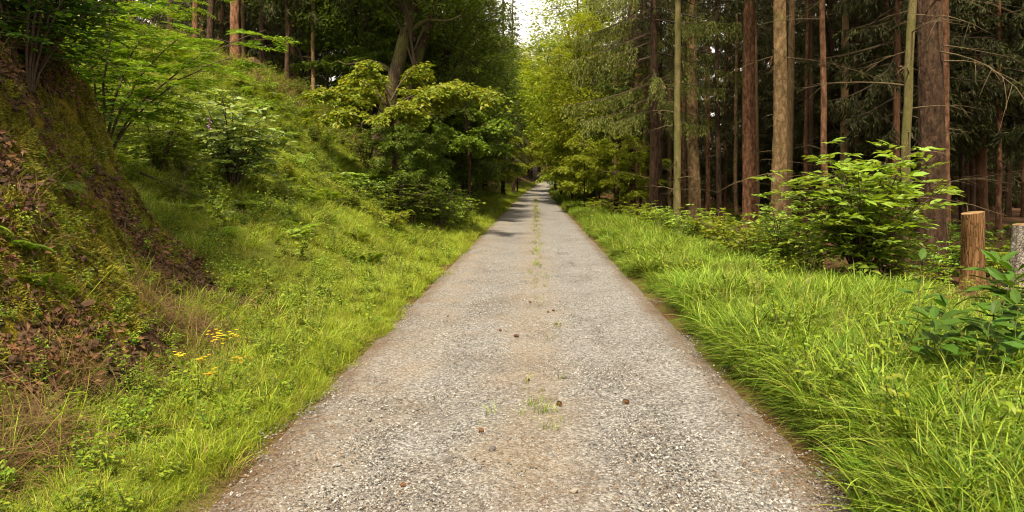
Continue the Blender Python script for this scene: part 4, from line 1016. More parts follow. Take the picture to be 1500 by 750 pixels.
fill(26, -55, -5, 62, 100, 3.2, lambda X, Y: X < -4.6 and X / Y > -.62, 'far spruce on the left hill', 'rear spruces of the left hill', ['low', 'mid'], 5)
def fill_broad(n, x0, x1, y0, y1, mind, ok, label, group, arr, seed, s0, s1):
    g = np.random.default_rng(seed); c = 0
    for _ in range(n * 40):
        X, Y = g.uniform(x0, x1), g.uniform(y0, y1)
        if not ok(X, Y) or min((X - a) ** 2 + (Y - b) ** 2 for a, b in placed) < mind ** 2: continue
        placed.append((X, Y)); tree_broad('forest_tree', label, X, Y, arr[g.integers(0, len(arr))], .16, 'bark_dark', group, g.uniform(s0, s1)); c += 1
        if c >= n: break
rc = lambda X, Y: float(cxy(np.array([Y]))[0])
fill_broad(14, -12, 12, 84, 112, 3.0, lambda X, Y: 3.4 < abs(X - rc(X, Y)), 'leafy tree close to the road just before the far bend', 'leafy trees before the far bend', BRL, 7, 1.0, 1.5)
fill_broad(40, -14, 24, 108, 165, 3.4, lambda X, Y: abs(X - rc(X, Y)) > 3.4, 'tall leafy tree around the far bend of the road', 'leafy trees around the far bend', BRL, 6, 1.2, 1.7)

rank_labels('front spruces of the right forest', 'slim shaded spruce in the front rows of the right forest, %s from the left', by_left)
rank_labels('leafy trees before the far bend', 'leafy tree close to the road before the far bend, %s from the left', by_left)

# the same forest goes on to the right of and behind the photographer
g = np.random.default_rng(77)
for k, (X, Y) in enumerate([(9.4, 5.5), (10.2, 8.9), (12.4, 12.0), (11.5, 2.5), (14, 8), (12.5, -1.5), (14.5, 3), (17, 6), (17, 13)]):
    tree_spruce('forest_spruce', 'spruce of the forest beside the photographer, right of the photo', X, Y, g.uniform(.14, .22), ['bark_dark', 'bark_pink', 'bark_tan'][k % 3], 'high', 'spruces beside the photographer', False, 0, (0, 0), k, cs=1.1)

for k, (X, Y) in enumerate([(-6.9, 2.4), (-7.4, -1.6), (-10.0, .0)]):
    tree_broad('forest_tree', 'leafy tree on the bank beside the photographer, left of the photo', X, Y, BR[k % 3], .16, 'bark_dark', 'leafy trees beside the photographer', .75)

for gname, text in [('deep spruces of the right forest', 'dark spruce deep in the right forest, %s from the left'), ('rear spruces of the right forest', 'far spruce at the back of the right forest, %s from the left'),
                    ('spruces of the left hill forest', 'dark spruce in the hill forest left of the road, %s from the left'), ('rear spruces of the left hill', 'far spruce at the back of the left hill, %s from the left'),
                    ('leafy trees around the far bend', 'tall leafy tree around the far bend of the road, %s from the left')]:
    rank_labels(gname, text, by_left)

# ------------------------------------------------------------------ shrubs and saplings
UNIT = {}
def unit_leaf(matname):
    if matname not in UNIT:
        b = MB(); add_leaves(b, np.zeros((1, 3)), np.array([[0, 1.0, 0]]), np.array([[0, 0, 1.0]]), [1.0], [1.0], 0, True, .12, .10)
        UNIT[matname] = b.mesh('leaf', M[matname], False)
    return UNIT[matname]

def shrub_data(seed, height, spread, nst, ntw, nlf, leafL, aspect, lean=(0, 0), upr=.45, twl=.45, whorl=False):
    g = np.random.default_rng(seed); b = MB(); pos, dd, nn, LL = [], [], [], []
    for s in range(nst):
        a = s * 6.28 / nst + g.normal(0, .5); sp = spread * g.uniform(.25, 1.0); hh = height * g.uniform(.62, 1.0) * (1 - .22 * (sp / spread) ** 2)
        t = np.linspace(0, 1, 9)[:, None]
        P = np.array([[math.cos(a) * .06, math.sin(a) * .06, -.05]]) + np.array([[math.cos(a) * sp + lean[0], math.sin(a) * sp + lean[1], 0]]) * t ** 1.5 + np.array([[0, 0, hh]]) * (t - .12 * t ** 3) + g.normal(0, .02, (9, 3)) * t
        b.add(*tube(P, np.linspace(.016, .004, 9) * (height / 2.2) ** .5, 5, False))
        for q in range(ntw):
            s_ = .22 + .78 * (q + g.uniform(0, 1)) / ntw; st = np.array([np.interp(s_, t[:, 0], P[:, k]) for k in range(3)])
            az_ = a + q * 2.4 + g.normal(0, .4); l_ = twl * g.uniform(.6, 1.25) * (1.15 - .55 * s_) * height / 2
            dv = np.array([math.cos(az_), math.sin(az_), upr * g.uniform(.2, 1.2)]); dv /= np.linalg.norm(dv)
            tt = np.linspace(0, 1, 5)[:, None]; TP = st + dv * l_ * tt + np.array([[0, 0, -.28 * l_]]) * tt ** 2
            b.add(*tube(TP, np.linspace(.005, .0018, 5), 3, False))
            ls = np.linspace(.2, 1, nlf); pp = np.stack([np.interp(ls, tt[:, 0], TP[:, k]) for k in range(3)], -1)
            sd = np.cross(dv, [0, 0, 1.0]); sd /= max(np.linalg.norm(sd), 1e-6); sg = np.where(np.arange(nlf) % 2, 1, -1)[:, None]
            fw = np.linspace(.5, 1.6, nlf)[:, None]
            d = sd * sg + dv * fw + np.array([[0, 0, -.15]]) + g.normal(0, .22, (nlf, 3))
            pos.append(pp); dd.append(d); nn.append(np.array([[0, 0, 1.0]]) + g.normal(0, .32, (nlf, 3))); LL.append(leafL * g.uniform(.6, 1.15, nlf))
    pos, dd, nn, LL = np.concatenate(pos), np.concatenate(dd), np.concatenate(nn), np.concatenate(LL)
    return b, pos, dd, nn, LL, LL * aspect * g.uniform(.85, 1.15, len(LL))

def place_leaves(parent, matname, pos, dd, nn, LL, WW):
    d, s, n = leaf_frame(dd, nn); me = unit_leaf(matname)
    for k in range(len(pos)):
        o = bpy.data.objects.new('leaf', me); C.objects.link(o); o.parent = parent
        m = Matrix(((s[k, 0] * WW[k], d[k, 0] * LL[k], n[k, 0] * WW[k], pos[k, 0]), (s[k, 1] * WW[k], d[k, 1] * LL[k], n[k, 1] * WW[k], pos[k, 1]),
                    (s[k, 2] * WW[k], d[k, 2] * LL[k], n[k, 2] * WW[k], pos[k, 2]), (0, 0, 0, 1)))
        o.matrix_basis = m

def shrub(name, label, cat, loc, matname, data, n_parts=0, stem='twig_dark', group=None):
    b, pos, dd, nn, LL, WW = data
    t = thing(name, label, cat, loc, 0, group)
    obj('stems', b.mesh('shrub_stems', M[stem], True), t)
    k = np.zeros(len(pos), bool)
    if n_parts:
        depth = pos[:, 1] - .5 * pos[:, 2]; k[np.argsort(depth)[:n_parts]] = True
        place_leaves(t, matname, pos[k], dd[k], nn[k], LL[k], WW[k])
    if (~k).any():
        mb_ = MB(); add_leaves(mb_, pos[~k], dd[~k], nn[~k], LL[~k], WW[~k], 0, True, .14, .10)
        f = obj('foliage', mb_.mesh('shrub_foliage', M[matname]), t)
        if n_parts: f['kind'] = 'stuff'
    return t

def onground(u, Y): x_, y_ = XY(u, Y); return (x_, y_, Hs(x_, y_))
# the big bush at the right forest edge
shrub('leafy_bush', 'large leafy bush at the right forest edge below the dark trunks', 'bush', onground(1262, 11.2), 'bush', shrub_data(61, 2.9, 1.65, 24, 13, 9, .23, .38, upr=.5, twl=.52), 300)
shrub('leafy_bush', 'smaller leafy bush left below the tan trunk', 'bush', onground(1150, 12.5), 'bush', shrub_data(62, 1.7, .8, 12, 9, 8, .15, .40, upr=.5, twl=.55), 120)
# big-leaved saplings in the right foreground
def sapling(label, X, Y, h, seed, nl, L_, asp, lean, n2=0):
    g = np.random.default_rng(seed); t = thing('sapling', label, 'sapling', (X, Y, Hs(X, Y)), 0, 'broad leaved saplings in the right foreground')
    tt = np.linspace(0, 1, 10)[:, None]; P = np.array([[lean, 0, 0]]) * tt ** 1.6 + np.array([[0, 0, h]]) * tt + g.normal(0, .008, (10, 3)) * tt
    obj('stem', MB().add(*tube(P, np.linspace(.009, .003, 10), 5, False)).mesh('sapling_stem', M['stem'], True), t)
    ls = np.concatenate([np.linspace(.25, .97, nl), np.full(4, 1.0)]); n_ = len(ls)
    pp = np.stack([np.interp(ls, tt[:, 0], P[:, k]) for k in range(3)], -1)
    az_ = np.arange(n_) * 2.4 + g.normal(0, .3, n_); d = np.stack([np.cos(az_), np.sin(az_), g.uniform(-.05, .45, n_)], -1); d[-4:, 2] += .7
    LL = L_ * g.uniform(.75, 1.1, n_) * np.where(ls > .95, .75, 1); place_leaves(t, 'dark_leaf' if seed % 2 else 'bush', pp + d * .03, d, np.array([[0, 0, 1.0]]) + g.normal(0, .22, (n_, 3)), LL, LL * asp)
x_, y_ = XY(1342, 5.6)
sapling('slim upright sapling with broad dark leaves standing in the right foreground grass', x_, y_, .92, 701, 15, .18, .50, .05)
for k, (u, Y, h, lb) in enumerate([(1452, 5.7, 1.0, 'tallest broad leaved sapling of the clump at the right edge'), (1455, 5.5, .85, 'low broad leaved sapling leaning in the clump at the right edge'),
                                   (1490, 5.6, .95, 'rightmost broad leaved sapling at the edge of the photo'), (1408, 5.6, .6, 'short broad leaved sapling at the back of the right clump'), (1385, 5.0, .62, 'low broad leaved sapling at the left foot of the right clump'), (1440, 4.9, .66, 'low broad leaved sapling at the front of the right clump'), (1480, 5.0, .72, 'bushy sapling at the front right of the clump')]):
    x_, y_ = XY(u, Y); sapling(lb, x_, y_, h * .92, 711 + 2 * k, 24, .24, .48, [.06, .12, -.05, -.1, -.08, .05, .06][k])
# left: pale broad-leaved shrub and its neighbours
shrub('pale_shrub', 'pale broad leaved shrub in the grassy bowl on the left slope', 'bush', onground(343, 13.4), 'pale', shrub_data(63, 2.35, .8, 14, 11, 8, .19, .58, upr=.35, twl=.45), 200)
shrub('slope_shrub', 'small light shrub between the arching sapling and the pale shrub', 'bush', onground(232, 12.6), 'bush', shrub_data(64, 1.7, .9, 11, 10, 9, .13, .55, upr=.3, twl=.6), 0)
shrub('slope_shrub', 'leafy shrub right behind the pale shrub on the slope', 'bush', onground(310, 15.0), 'bush', shrub_data(65, 1.9, .9, 11, 10, 9, .13, .55, upr=.3, twl=.6), 0)

# arching rowan sapling with feathered leaves
def rowan(label, loc, seed, stems, nl):
    g = np.random.default_rng(seed); t = thing('rowan_sapling', label, 'sapling', loc); b, f = MB(), MB()
    for (ex, ey, ez, r0) in stems:
        tt = np.linspace(0, 1, 12)[:, None]; P = np.array([[ex, ey, 0]]) * tt ** 1.7 + np.array([[0, 0, ez]]) * (1.35 * tt - .35 * tt ** 2) + g.normal(0, .025, (12, 3)) * tt
        b.add(*tube(P, np.linspace(r0, .006, 12), 6, False))
        for q in range(nl):
            s_ = .38 + .62 * (q + g.uniform(0, 1)) / nl; st = np.array([np.interp(s_, tt[:, 0], P[:, k]) for k in range(3)])
            a = q * 2.4 + g.normal(0, .4); l_ = g.uniform(.4, .9) * (1.2 - .5 * s_); dv = np.array([math.cos(a), math.sin(a), g.uniform(.0, .45)]); dv /= np.linalg.norm(dv)
            t4 = np.linspace(0, 1, 4)[:, None]; TP = st + dv * l_ * t4 - np.array([[0, 0, .15]]) * t4 ** 2; b.add(*tube(TP, np.linspace(.006, .002, 4), 3, False))
            for c in range(6):
                s2 = .3 + .7 * c / 5; p0 = np.array([np.interp(s2, t4[:, 0], TP[:, k]) for k in range(3)])
                a2 = a + (1 if c % 2 else -1) * g.uniform(.3, 1.0); rl = g.uniform(.28, .44); rd = np.array([math.cos(a2), math.sin(a2), g.uniform(-.15, .15)])
                m = np.repeat(np.linspace(.2, 1, 7), 2); sg = np.tile([1, -1], 7)[:, None]; sd = np.array([[-rd[1], rd[0], 0]])
                pp = p0 + rd * (rl * m)[:, None] - np.array([[0, 0, .12]]) * (rl * m ** 2)[:, None]
                ll = rl * .36 * np.sin(np.pi * (m * .7 + .2)); add_leaves(f, pp, sd * sg + rd * .5 + g.normal(0, .1, (14, 3)), np.array([[0, 0, 1.0]]) + g.normal(0, .25, (14, 3)), ll, ll * .36, 0, False)
    obj('stems', b.mesh('rowan_stems', M['twig_dark'], True), t); obj('foliage', f.mesh('rowan_foliage', M['rowan']), t)
l_ = onground(150, 10.6)
rowan('arching multi stemmed sapling with feathery leaves above the mossy bank', l_, 66, [(1.0, .3, 2.4, .026), (1.9, .2, 2.1, .022), (.3, -.2, 2.9, .024), (-.5, .3, 2.5, .02), (2.2, .9, 2.7, .022), (.6, .9, 3.2, .026), (-1.0, .2, 2.2, .018)], 12)
l_ = onground(95, 12.5)
rowan('feathery leaved sapling behind the arching one, half hidden by the bank', l_, 69, [(.6, .3, 2.4, .02), (1.4, -.4, 1.9, .018), (2.4, .2, 2.6, .02), (-.4, .2, 2.9, .02), (1.2, .8, 3.2, .022)], 12)
l_ = (at(45, 150, 7.4)[0] - .2, 7.4, Hs(at(45, 150, 7.4)[0] - .2, 7.4))
rowan('dark leafy saplings crowning the top of the mossy bank', l_, 67, [(.2, -.3, 1.3, .02), (-.4, -.3, 1.5, .02), (-.9, .2, 1.6, .02), (.3, .5, 1.4, .02), (-1.3, -.6, 1.2, .02)], 9)
# dark bushes on top of the bank
bush_d = shrub_data(68, 2.3, 1.3, 18, 14, 10, .11, .5, upr=.3, twl=.6)
for k, (X, Y, lb) in enumerate([(-5.15, 6.9, 'dark bush overhanging the top of the mossy bank at the left edge'), (-6.6, 8.8, 'dark bush behind the crest of the mossy bank'), (-8.2, 10.8, 'dark bush at the foot of the arching sapling'), (-5.75, 8.0, 'second dark bush on the bank crest beside the roots'), (-6.0, 7.3, 'dark bush at the top left corner above the bank')]):
    shrub('dark_bush', lb, 'bush', (X, Y, Hs(X, Y) - .05), 'dark_leaf', bush_d, 0, group='dark bushes on the bank')

# low bushes along the forest edges
def bush_mesh(seed, h, sp, mat, L_): 
    b, pos, dd, nn, LL, WW = shrub_data(seed, h, sp, 9, 9, 9, L_, .5, upr=.4, twl=.6)
    mb_ = MB(); add_leaves(mb_, pos, dd, nn, LL, WW, 0, False); return b.mesh('bush_stems', M['twig_dark'], True), mb_.mesh('bush_foliage', M[mat])
BM = [bush_mesh(801, 1.0, .6, 'bush', .09), bush_mesh(802, .8, .7, 'herb', .08), bush_mesh(803, 1.3, .7, 'broad', .09), bush_mesh(804, .9, .6, 'broad_light', .085)]
def low_bush(label, X, Y, k, s, group):
    t = thing('low_bush', label, 'bush', (X, Y, Hs(X, Y) - .03), rng.uniform(0, 6.28), group, (0, 0), s)
    obj('stems', BM[k][0], t); obj('foliage', BM[k][1], t)
g = np.random.default_rng(5)
for Y in [11.5, 12.3, 13, 13.6, 14.2, 15, 15.6, 16.4, 17.2, 18, 18.8, 19.5, 20.2, 21, 21.8, 22.5, 24, 26, 28, 30]:
    w = np.interp(Y, [9, 14, 25, 40], [4.4, 3.3, 2.9, 2.4]); low_bush('low leafy bush among the trunk feet along the right verge', XR + w * g.uniform(.75, 1.2), Y, [0, 1, 3][int(g.integers(0, 3))], g.uniform(1.0, 1.5), 'low bushes along the right verge')
for Y in [33, 36, 39, 43, 47, 52, 57, 63, 70, 78, 88]:
    low_bush('leafy bush along the right side of the far road', XR + g.uniform(1.1, 2.2), Y, int(g.integers(0, 4)), g.uniform(1.0, 1.7), 'bushes along the far right verge')
for Y in [16.5, 18, 19, 20, 21, 22, 23, 24, 25, 26.5, 28, 30, 32, 34]:
    for j in range(2):
        low_bush('leafy bush below the mossy oak along the left verge', -(3.1 + j * 1.0 + g.uniform(-.3, .5)), Y + g.uniform(-.5, .5), int(g.integers(0, 4)), g.uniform(.7, 1.2), 'bushes below the mossy oak')
for Y in [37, 41, 45, 50, 55, 61, 68, 76, 86, 96]:
    low_bush('leafy bush along the left side of the far road', -(3.2 + g.uniform(0, .8)), Y, int(g.integers(0, 4)), g.uniform(1.0, 1.8), 'bushes along the far left verge')
for (u, Y) in [(420, 19), (455, 22), (505, 21), (475, 18), (395, 21.5), (530, 23.5), (440, 25), (415, 16), (380, 19), (490, 25), (440, 17), (350, 22), (300, 21), (260, 20), (215, 19), (330, 18), (180, 17), (520, 18), (560, 21), (460, 20)]:
    X, Y = XY(u, Y); low_bush('small bush on the grassy slope above the left verge', X, Y, int(g.integers(0, 4)), g.uniform(.5, .85), 'small bushes on the slope')

rank_labels('low bushes along the right verge', 'low leafy bush among the trunk feet along the right verge, %s nearest', by_near)
rank_labels('bushes along the far right verge', 'leafy bush along the right side of the far road, %s nearest', by_near)
rank_labels('bushes below the mossy oak', 'leafy bush below the mossy oak along the left verge, %s nearest', by_near)
rank_labels('bushes along the far left verge', 'leafy bush along the left side of the far road, %s nearest', by_near)
rank_labels('small bushes on the slope', 'small bush on the grassy slope above the left verge, %s from the left', by_left)
for u, Y, k, s, lb in [(600, 18.2, 2, 1.5, 'tall dark bush hiding the foot of the yellowing tree'), (560, 18.6, 0, 1.3, 'leafy bush left of the yellowing tree foot'), (640, 19.6, 2, 1.5, 'tall bush at the left verge right of the yellowing tree'), (668, 22.5, 1, 1.6, 'tall light bush under the yellow green tree'), (535, 21.5, 2, 1.5, 'tall bush at the oak foot')]:
    X, Y = XY(u, Y); low_bush(lb, X, Y, k, s, 'tall bushes round the yellowing tree')
for u, Y, k, s, lb in [(1378, 11.6, 0, 1.0, 'leafy bush hiding the foot of the thickest dark trunk'), (1345, 10.6, 1, .9, 'low bush between the large bush and the cut post'), (1455, 12.2, 3, 1.1, 'leafy bush behind the two cut posts'), (1400, 13.5, 2, 1.2, 'shaded bush behind the orange brown post')]:
    X, Y = XY(u, Y); low_bush(lb, X, Y, k, s, 'bushes round the cut posts')
# ferns below the oak
F = fern_mesh('fern_fronds', 91, 12, .95, M['herb'])
for k, (u, Y, lb) in enumerate([(545, 20.5, 'large green fern below the mossy oak'), (520, 19, 'green fern left of the large fern below the oak'), (615, 20, 'green fern close to the left verge')]):
    X, Y = XY(u, Y); t = thing('fern', lb, 'fern', (X, Y, Hs(X, Y)), k, 'ferns below the oak'); obj('fronds', F, t, None, None, 1.1)
FR = fern_mesh('fern_fronds', 92, 8, .55, M['rust'])
for k, (u, Y, lb) in enumerate([(1318, 9.3, 'withered rusty fern in front of the large leafy bush'), (1352, 9.2, 'withered rusty fern beside the cut post'), (1180, 11.6, 'withered rusty fern below the tan trunk')]):
    X, Y = XY(u, Y); t = thing('withered_fern', lb, 'fern', (X, Y, Hs(X, Y) + .05), k, 'withered ferns'); obj('fronds', FR, t)
for k, (u, v, Y, lb) in enumerate([(85, 165, 6.3, 'small fern on the upper mossy bank'), (18, 345, 4.9, 'small fern low on the mossy bank at the left edge'), (70, 375, 5.0, 'small fern hanging on the mossy bank above the stick')]):
    X = at(u, v, Y)[0]; t = thing('fern', lb, 'fern', (X, Y, Hs(X, Y)), k, 'ferns on the mossy bank'); obj('fronds', fern_mesh('fern_fronds', 95 + k, 7, .34, M['rowan']), t, None, (0, .5, 0))

# ------------------------------------------------------------------ stumps, posts, logs, sticks, roots
def stump_mesh(seed, r, h, bark, tilt=.16, rings=16):
    g = np.random.default_rng(seed); b = MB(); n = 48; groove = 1 - .07 * g.uniform(0, 1, n) ** 3; z = np.linspace(-.15, h, rings)
    a = np.arange(n) * 2 * np.pi / n; lob = 1 + .05 * np.sin(a * 3 + seed) + .04 * np.sin(a * 7) + g.normal(0, .015, n)
    V = []
    for k, zz in enumerate(z):
        rr = r * lob * (1 + .35 * math.exp(-max(zz, 0) / .12)) * (1 + g.normal(0, .012, n)) * groove
        zt = zz + (tilt * r * np.cos(a) if k == rings - 1 else 0 * a)
        V.append(np.stack([rr * np.cos(a), rr * np.sin(a), zt + 0 * a], -1))
    V = np.concatenate(V); i_ = np.arange(rings - 1)[:, None] * n; j = np.arange(n)[None]; k = (j + 1) % n
    b.add(V, Q=np.stack([i_ + j, i_ + k, i_ + n + k, i_ + n + j], -1).reshape(-1, 4))
    return b.mesh('stump_bark', M[bark], True), V[-n:]
def stump(name, label, X, Y, r, h, bark, seed, group=None, tiltz=(0, 0)):
    t = thing(name, label, 'stump', (X, Y, Hs(X, Y)), 0, group, tiltz)
    me_, ring = stump_mesh(seed, r, h, bark); obj('bark', me_, t)
    c = ring.mean(0); inner = c + (ring - c) * .96 + np.array([0, 0, .004]); n = len(ring)
    j = np.arange(n); V_ = np.vstack([ring, inner, c + [0, 0, .006]])
    obj('cut_face', MB().add(V_, Q=np.stack([j, (j + 1) % n, n + (j + 1) % n, n + j], -1), T=np.stack([n + j, n + (j + 1) % n, np.full(n, 2 * n)], -1)).mesh('cut_face', M['cutwood']), t)
    return t
stump('cut_post', 'orange brown cut tree post standing right of the leafy bush', *XY(1424, 11), .165, 1.22, 'postwood', 3)
stump('cut_post', 'pale grey cut post at the very right edge', *XY(1494, 10.4), .17, 1.02, 'bark_grey', 4, tiltz=(0, R(4)))
sx, sy = XY(368, 26); stump('tree_stump', 'cut tree stump on top of the left slope', sx, sy, .21, .45, 'bark_tan', 5)
P = np.linspace([0, 0, .12], [1.7, -1.2, .12], 9)
P[:, 2] = [Hs(sx + .25 + p[0], sy - .2 + p[1]) - Hs(sx + .25, sy - .2) + .10 + .35 * (1 - k / 8) ** 2 for k, p in enumerate(P)]
lg = obj('fallen_log', MB().add(*tube(P, np.linspace(.10, .05, 9), 9, True, .08, 1)).mesh('fallen_log', M['bark_dark'], True), None, (sx + .25, sy - .2, Hs(sx + .25, sy - .2)))
tag(lg, 'dark fallen branch lying below the stump on the left slope', 'log')

def stick(label, pts, r, matn='twig', forks=0, seed=0):
    P = smooth_path(np.array(pts, float), 16); P = P - P[0]; g = np.random.default_rng(seed); b = MB(); b.add(*tube(P, np.linspace(r, r * .35, 16), 6, True, .08, seed))
    for q in range(forks):
        s = g.integers(4, 14); d = g.normal(0, 1, 3); d[2] = abs(d[2]) * .8; d /= np.linalg.norm(d); b.add(*tube(P[s] + d * np.linspace(0, g.uniform(.15, .4), 5)[:, None], np.linspace(r * .5, .001, 5), 4, False))
    return tag(obj('stick', b.mesh('stick', M[matn], True), None, pts[0]), label, 'stick')
def onbank(u, v, Y, dz=.03): X = at(u, v, Y)[0]; return (X, Y, Hs(X, Y) + dz)
stick('pale bare stick lying across the mossy bank at the left edge', [onbank(-10, 405, 4.9, .06), onbank(40, 405, 4.95, .07), onbank(98, 402, 5.05, .05)], .014, 'twig', 1, 1)
bx_, by_ = XY(262, 11); bz_ = Hs(bx_, by_)
stick('bare forked dead twig standing in the grass behind the bank', [(bx_, by_, bz_), (bx_ + .1, by_, bz_ + .3), (bx_ + .02, by_, bz_ + .55), (bx_ + .3, by_, bz_ + .8)], .012, 'twig_dark', 5, 2)
bx_, by_ = XY(300, 11.8); bz_ = Hs(bx_, by_)
stick('long dead branch lying in the grass left of the pale shrub', [(bx_ - 1.0, by_ - .2, Hs(bx_ - 1.0, by_ - .2) + .15), (bx_ - .2, by_, bz_ + .12), (bx_ + .8, by_ + .1, Hs(bx_ + .8, by_ + .1) + .15)], .022, 'twig_dark', 4, 3)
stick('thin brown twig hanging down the lower bank', [onbank(130, 470, 5.6), onbank(105, 520, 5.2), onbank(75, 560, 4.9)], .008, 'twig', 2, 4)
stick('thin dead twig upright at the bank foot', [onbank(185, 410, 6.9, 0), (onbank(185, 410, 6.9)[0] - .02, 6.9, onbank(185, 410, 6.9)[2] + .25), (onbank(185, 410, 6.9)[0] + .06, 6.9, onbank(185, 410, 6.9)[2] + .45)], .008, 'twig', 3, 5)
# roots laid bare under the crest of the bank
g = np.random.default_rng(9)
rt = thing('exposed_roots', 'tangle of dark bare roots hanging under the crest of the mossy bank', 'roots', (-5.3, 7.6, Hs(-5.3, 7.6)))
for k in range(13):
    X, Y = -5.3 + g.uniform(-1.0, .1), 7.6 + g.uniform(-1.9, .9); pts = []
    for s in np.linspace(0, 1, 9):
        xx_, yy_ = X + s * g.uniform(.3, .6) + .05 * math.sin(s * 7 + k), Y + s * g.uniform(-.25, .25); pts.append((xx_ + 5.3, yy_ - 7.6, Hs(xx_, yy_) - Hs(-5.3, 7.6) + .03 + .16 * math.sin(s * 3.1) * g.uniform(.4, 1)))
    P = smooth_path(np.array(pts), 12); obj('root', MB().add(*tube(P, np.linspace(.011, .003, 12) * g.uniform(.5, 1.2), 5)).mesh('root', M['root'], True), rt)

# ------------------------------------------------------------------ flowers
def flowers(name, label, X, Y, seed, n, h, mat, kind):
    g = np.random.default_rng(seed); t = thing(name, label, 'flower', (X, Y, Hs(X, Y)))
    st, lf, hd = MB(), MB(), MB()
    for k in range(n):
        a = g.uniform(0, 6.28); sp = g.uniform(.02, .16); hh = h * g.uniform(.75, 1.05); tt = np.linspace(0, 1, 5)[:, None]
        P = np.array([[math.cos(a), math.sin(a), 0]]) * sp * tt + np.array([[0, 0, hh]]) * tt; st.add(*tube(P, np.linspace(.004, .002, 5), 4, False))
        m = 10; s = g.uniform(.1, .85, m); pp = np.stack([np.interp(s, tt[:, 0], P[:, q]) for q in range(3)], -1); d = rand_dirs(g, m); d[:, 2] = abs(d[:, 2]) * .4
        ll = g.uniform(.05, .09, m); add_leaves(lf, pp, d, np.array([[0, 0, 1.0]]) + g.normal(0, .3, (m, 3)), ll, ll * .3, 0, True)
        if kind == 'umbel':
            for q in range(11):
                c = P[-1] + np.array([g.normal(0, .028), g.normal(0, .028), g.uniform(-.03, .02)]); aa = np.arange(7) * .9 + g.uniform(0, 1)
                dd = np.stack([np.cos(aa), np.sin(aa), np.full(7, .35)], -1); add_leaves(hd, np.tile(c, (7, 1)), dd, np.tile([[0, 0, 1.0]], (7, 1)), np.full(7, .016), np.full(7, .010))
        else:
            for q in range(0, 16, 2):
                s = .82 + .17 * q / 15; c = np.array([np.interp(s, tt[:, 0], P[:, w]) for w in range(3)]); aa = q * 2.4; d0 = np.array([math.cos(aa), math.sin(aa), -.6])
                r_ = np.array([.003, .007, .009, .012]) * (1.25 - .6 * (q / 15)); hd.add(*tube(c + d0 * np.array([[0], [.012], [.028], [.04]]), r_, 6, False))
    obj('stems', st.mesh('flower_stems', M['stem']), t); obj('leaves', lf.mesh('flower_leaves', M['herb']), t); obj('blossoms', hd.mesh('flower_heads', M[mat]), t)
for u, Y, lb, n, h in [(318, 5.0, 'tallest yellow flower stems at the bank foot', 2, .50), (303, 5.15, 'yellow flower stem left of the tallest yellow flowers', 1, .46), (285, 4.95, 'low yellow flowers nearest the bank', 2, .30), (272, 5.3, 'single short yellow flower stem at the far left of the clump', 1, .27), (333, 5.4, 'single yellow flower right of the clump', 1, .28)]:
    X, Y = XY(u, Y); flowers('yellow_flower', lb, X, Y, int(u), n, h, 'yellow', 'umbel')
for u, Y, lb, h in [(222, 12.0, 'purple foxglove above the small light shrub', 1.7), (211, 12.2, 'shorter purple foxglove left of the taller one', 1.5), (303, 12.6, 'purple foxglove beside the pale shrub', 1.4)]:
    X, Y = XY(u, Y); flowers('foxglove', lb, X, Y, int(u), 1, h, 'purple', 'spike')

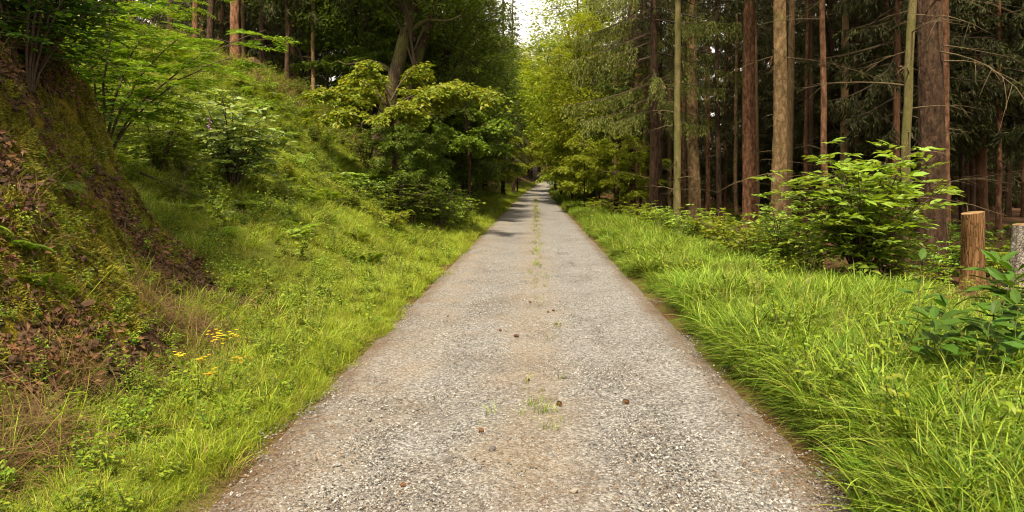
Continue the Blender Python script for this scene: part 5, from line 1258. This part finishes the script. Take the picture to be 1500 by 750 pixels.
# ------------------------------------------------------------------ cones and stones on the road
def cone_mesh(seed):
    g = np.random.default_rng(seed); b = MB(); b.add(*tube(np.array([[0, s, 0] for s in np.linspace(-.024, .026, 7)]), [.004, .011, .014, .013, .011, .007, .002], 8))
    n = 64; s = np.linspace(-.022, .025, n); a = np.arange(n) * 2.4; r_ = np.interp(s, [-.024, -.008, .026], [.006, .0145, .003]); p = np.stack([r_ * np.cos(a), s, r_ * np.sin(a)], -1)
    rad = np.stack([np.cos(a), 0 * a, np.sin(a)], -1); add_leaves(b, p, rad * .8 + np.array([[0, .7, 0]]), rad, np.full(n, .012), np.full(n, .011), 0, False, .1, 0)
    return b.mesh('cone_scales', M['cone'])
CM = [cone_mesh(1), cone_mesh(2)]
def onroad(u, v):
    Y = 1700 / (v - 264); X = (u - 784) * Y / 1000
    for _ in range(3): Y = (1.7 - float(road_z(np.array([X]), np.array([Y]))[0])) * 1000 / (v - 264); X = (u - 784) * Y / 1000
    return X, Y, float(road_z(np.array([X]), np.array([Y]))[0])
cones = [(756, 494, 'larger brown cone in the middle of the road left of the cone cluster'), (733, 485, 'brown cone up and left of the larger middle cone'), (803, 458, 'left cone of the touching pair on the road'), (811, 456, 'right cone of the touching pair on the road'),
         (815, 476, 'single cone just below the touching pair'), (777, 444, 'cone lying in the grassy middle strip'), (819, 594, 'reddish cone right of the middle strip in the foreground'), (916, 592, 'open reddish cone on the right wheel track'),
         (705, 633, 'dark cone left of the foreground grass tuft'), (774, 558, 'small cone on the tan strip in mid road'), (1118, 566, 'cone among needles at the right road edge'), (590, 713, 'dark cone near the bottom left of the road')]
for k, (u, v, lb) in enumerate(cones):
    X, Y, Z = onroad(u, v); s = .85 * [1.25, 1, .9, .95, .9, 1, 1.2, 1.3, 1, .7, 1.1, .9][k]
    tag(obj('spruce_cone', CM[k % 2], None, (X, Y, Z + .014 * s), (rng.normal(0, .15), 0, rng.uniform(0, 6.28)), s), lb, 'cone', 'cones on the road')
stones = [(826, 554, 'dark stone right of the tan strip in mid road'), (659, 676, 'dark stone on the left wheel track in the foreground'), (721, 660, 'small dark stone left of the foreground grass tuft'), (656, 464, 'dark stone at the left side of mid road'),
          (704, 459, 'dark stone left of the grassy strip in mid road'), (840, 722, 'pale stone right of the foreground grass tuft'), (541, 617, 'stone on the left wheel track beside the verge')]
for k, (u, v, lb) in enumerate(stones):
    X, Y, Z = onroad(u, v); me_ = rock_patch('stone_lump', 900 + k, 1, 0, .045, .05, M['darkstone'] if k != 5 else M['stone'])
    tag(obj('stone', me_, None, (X, Y, Z + .006), (0, 0, k), rng.uniform(.8, 1.15)), lb, 'stone', 'stones on the road')
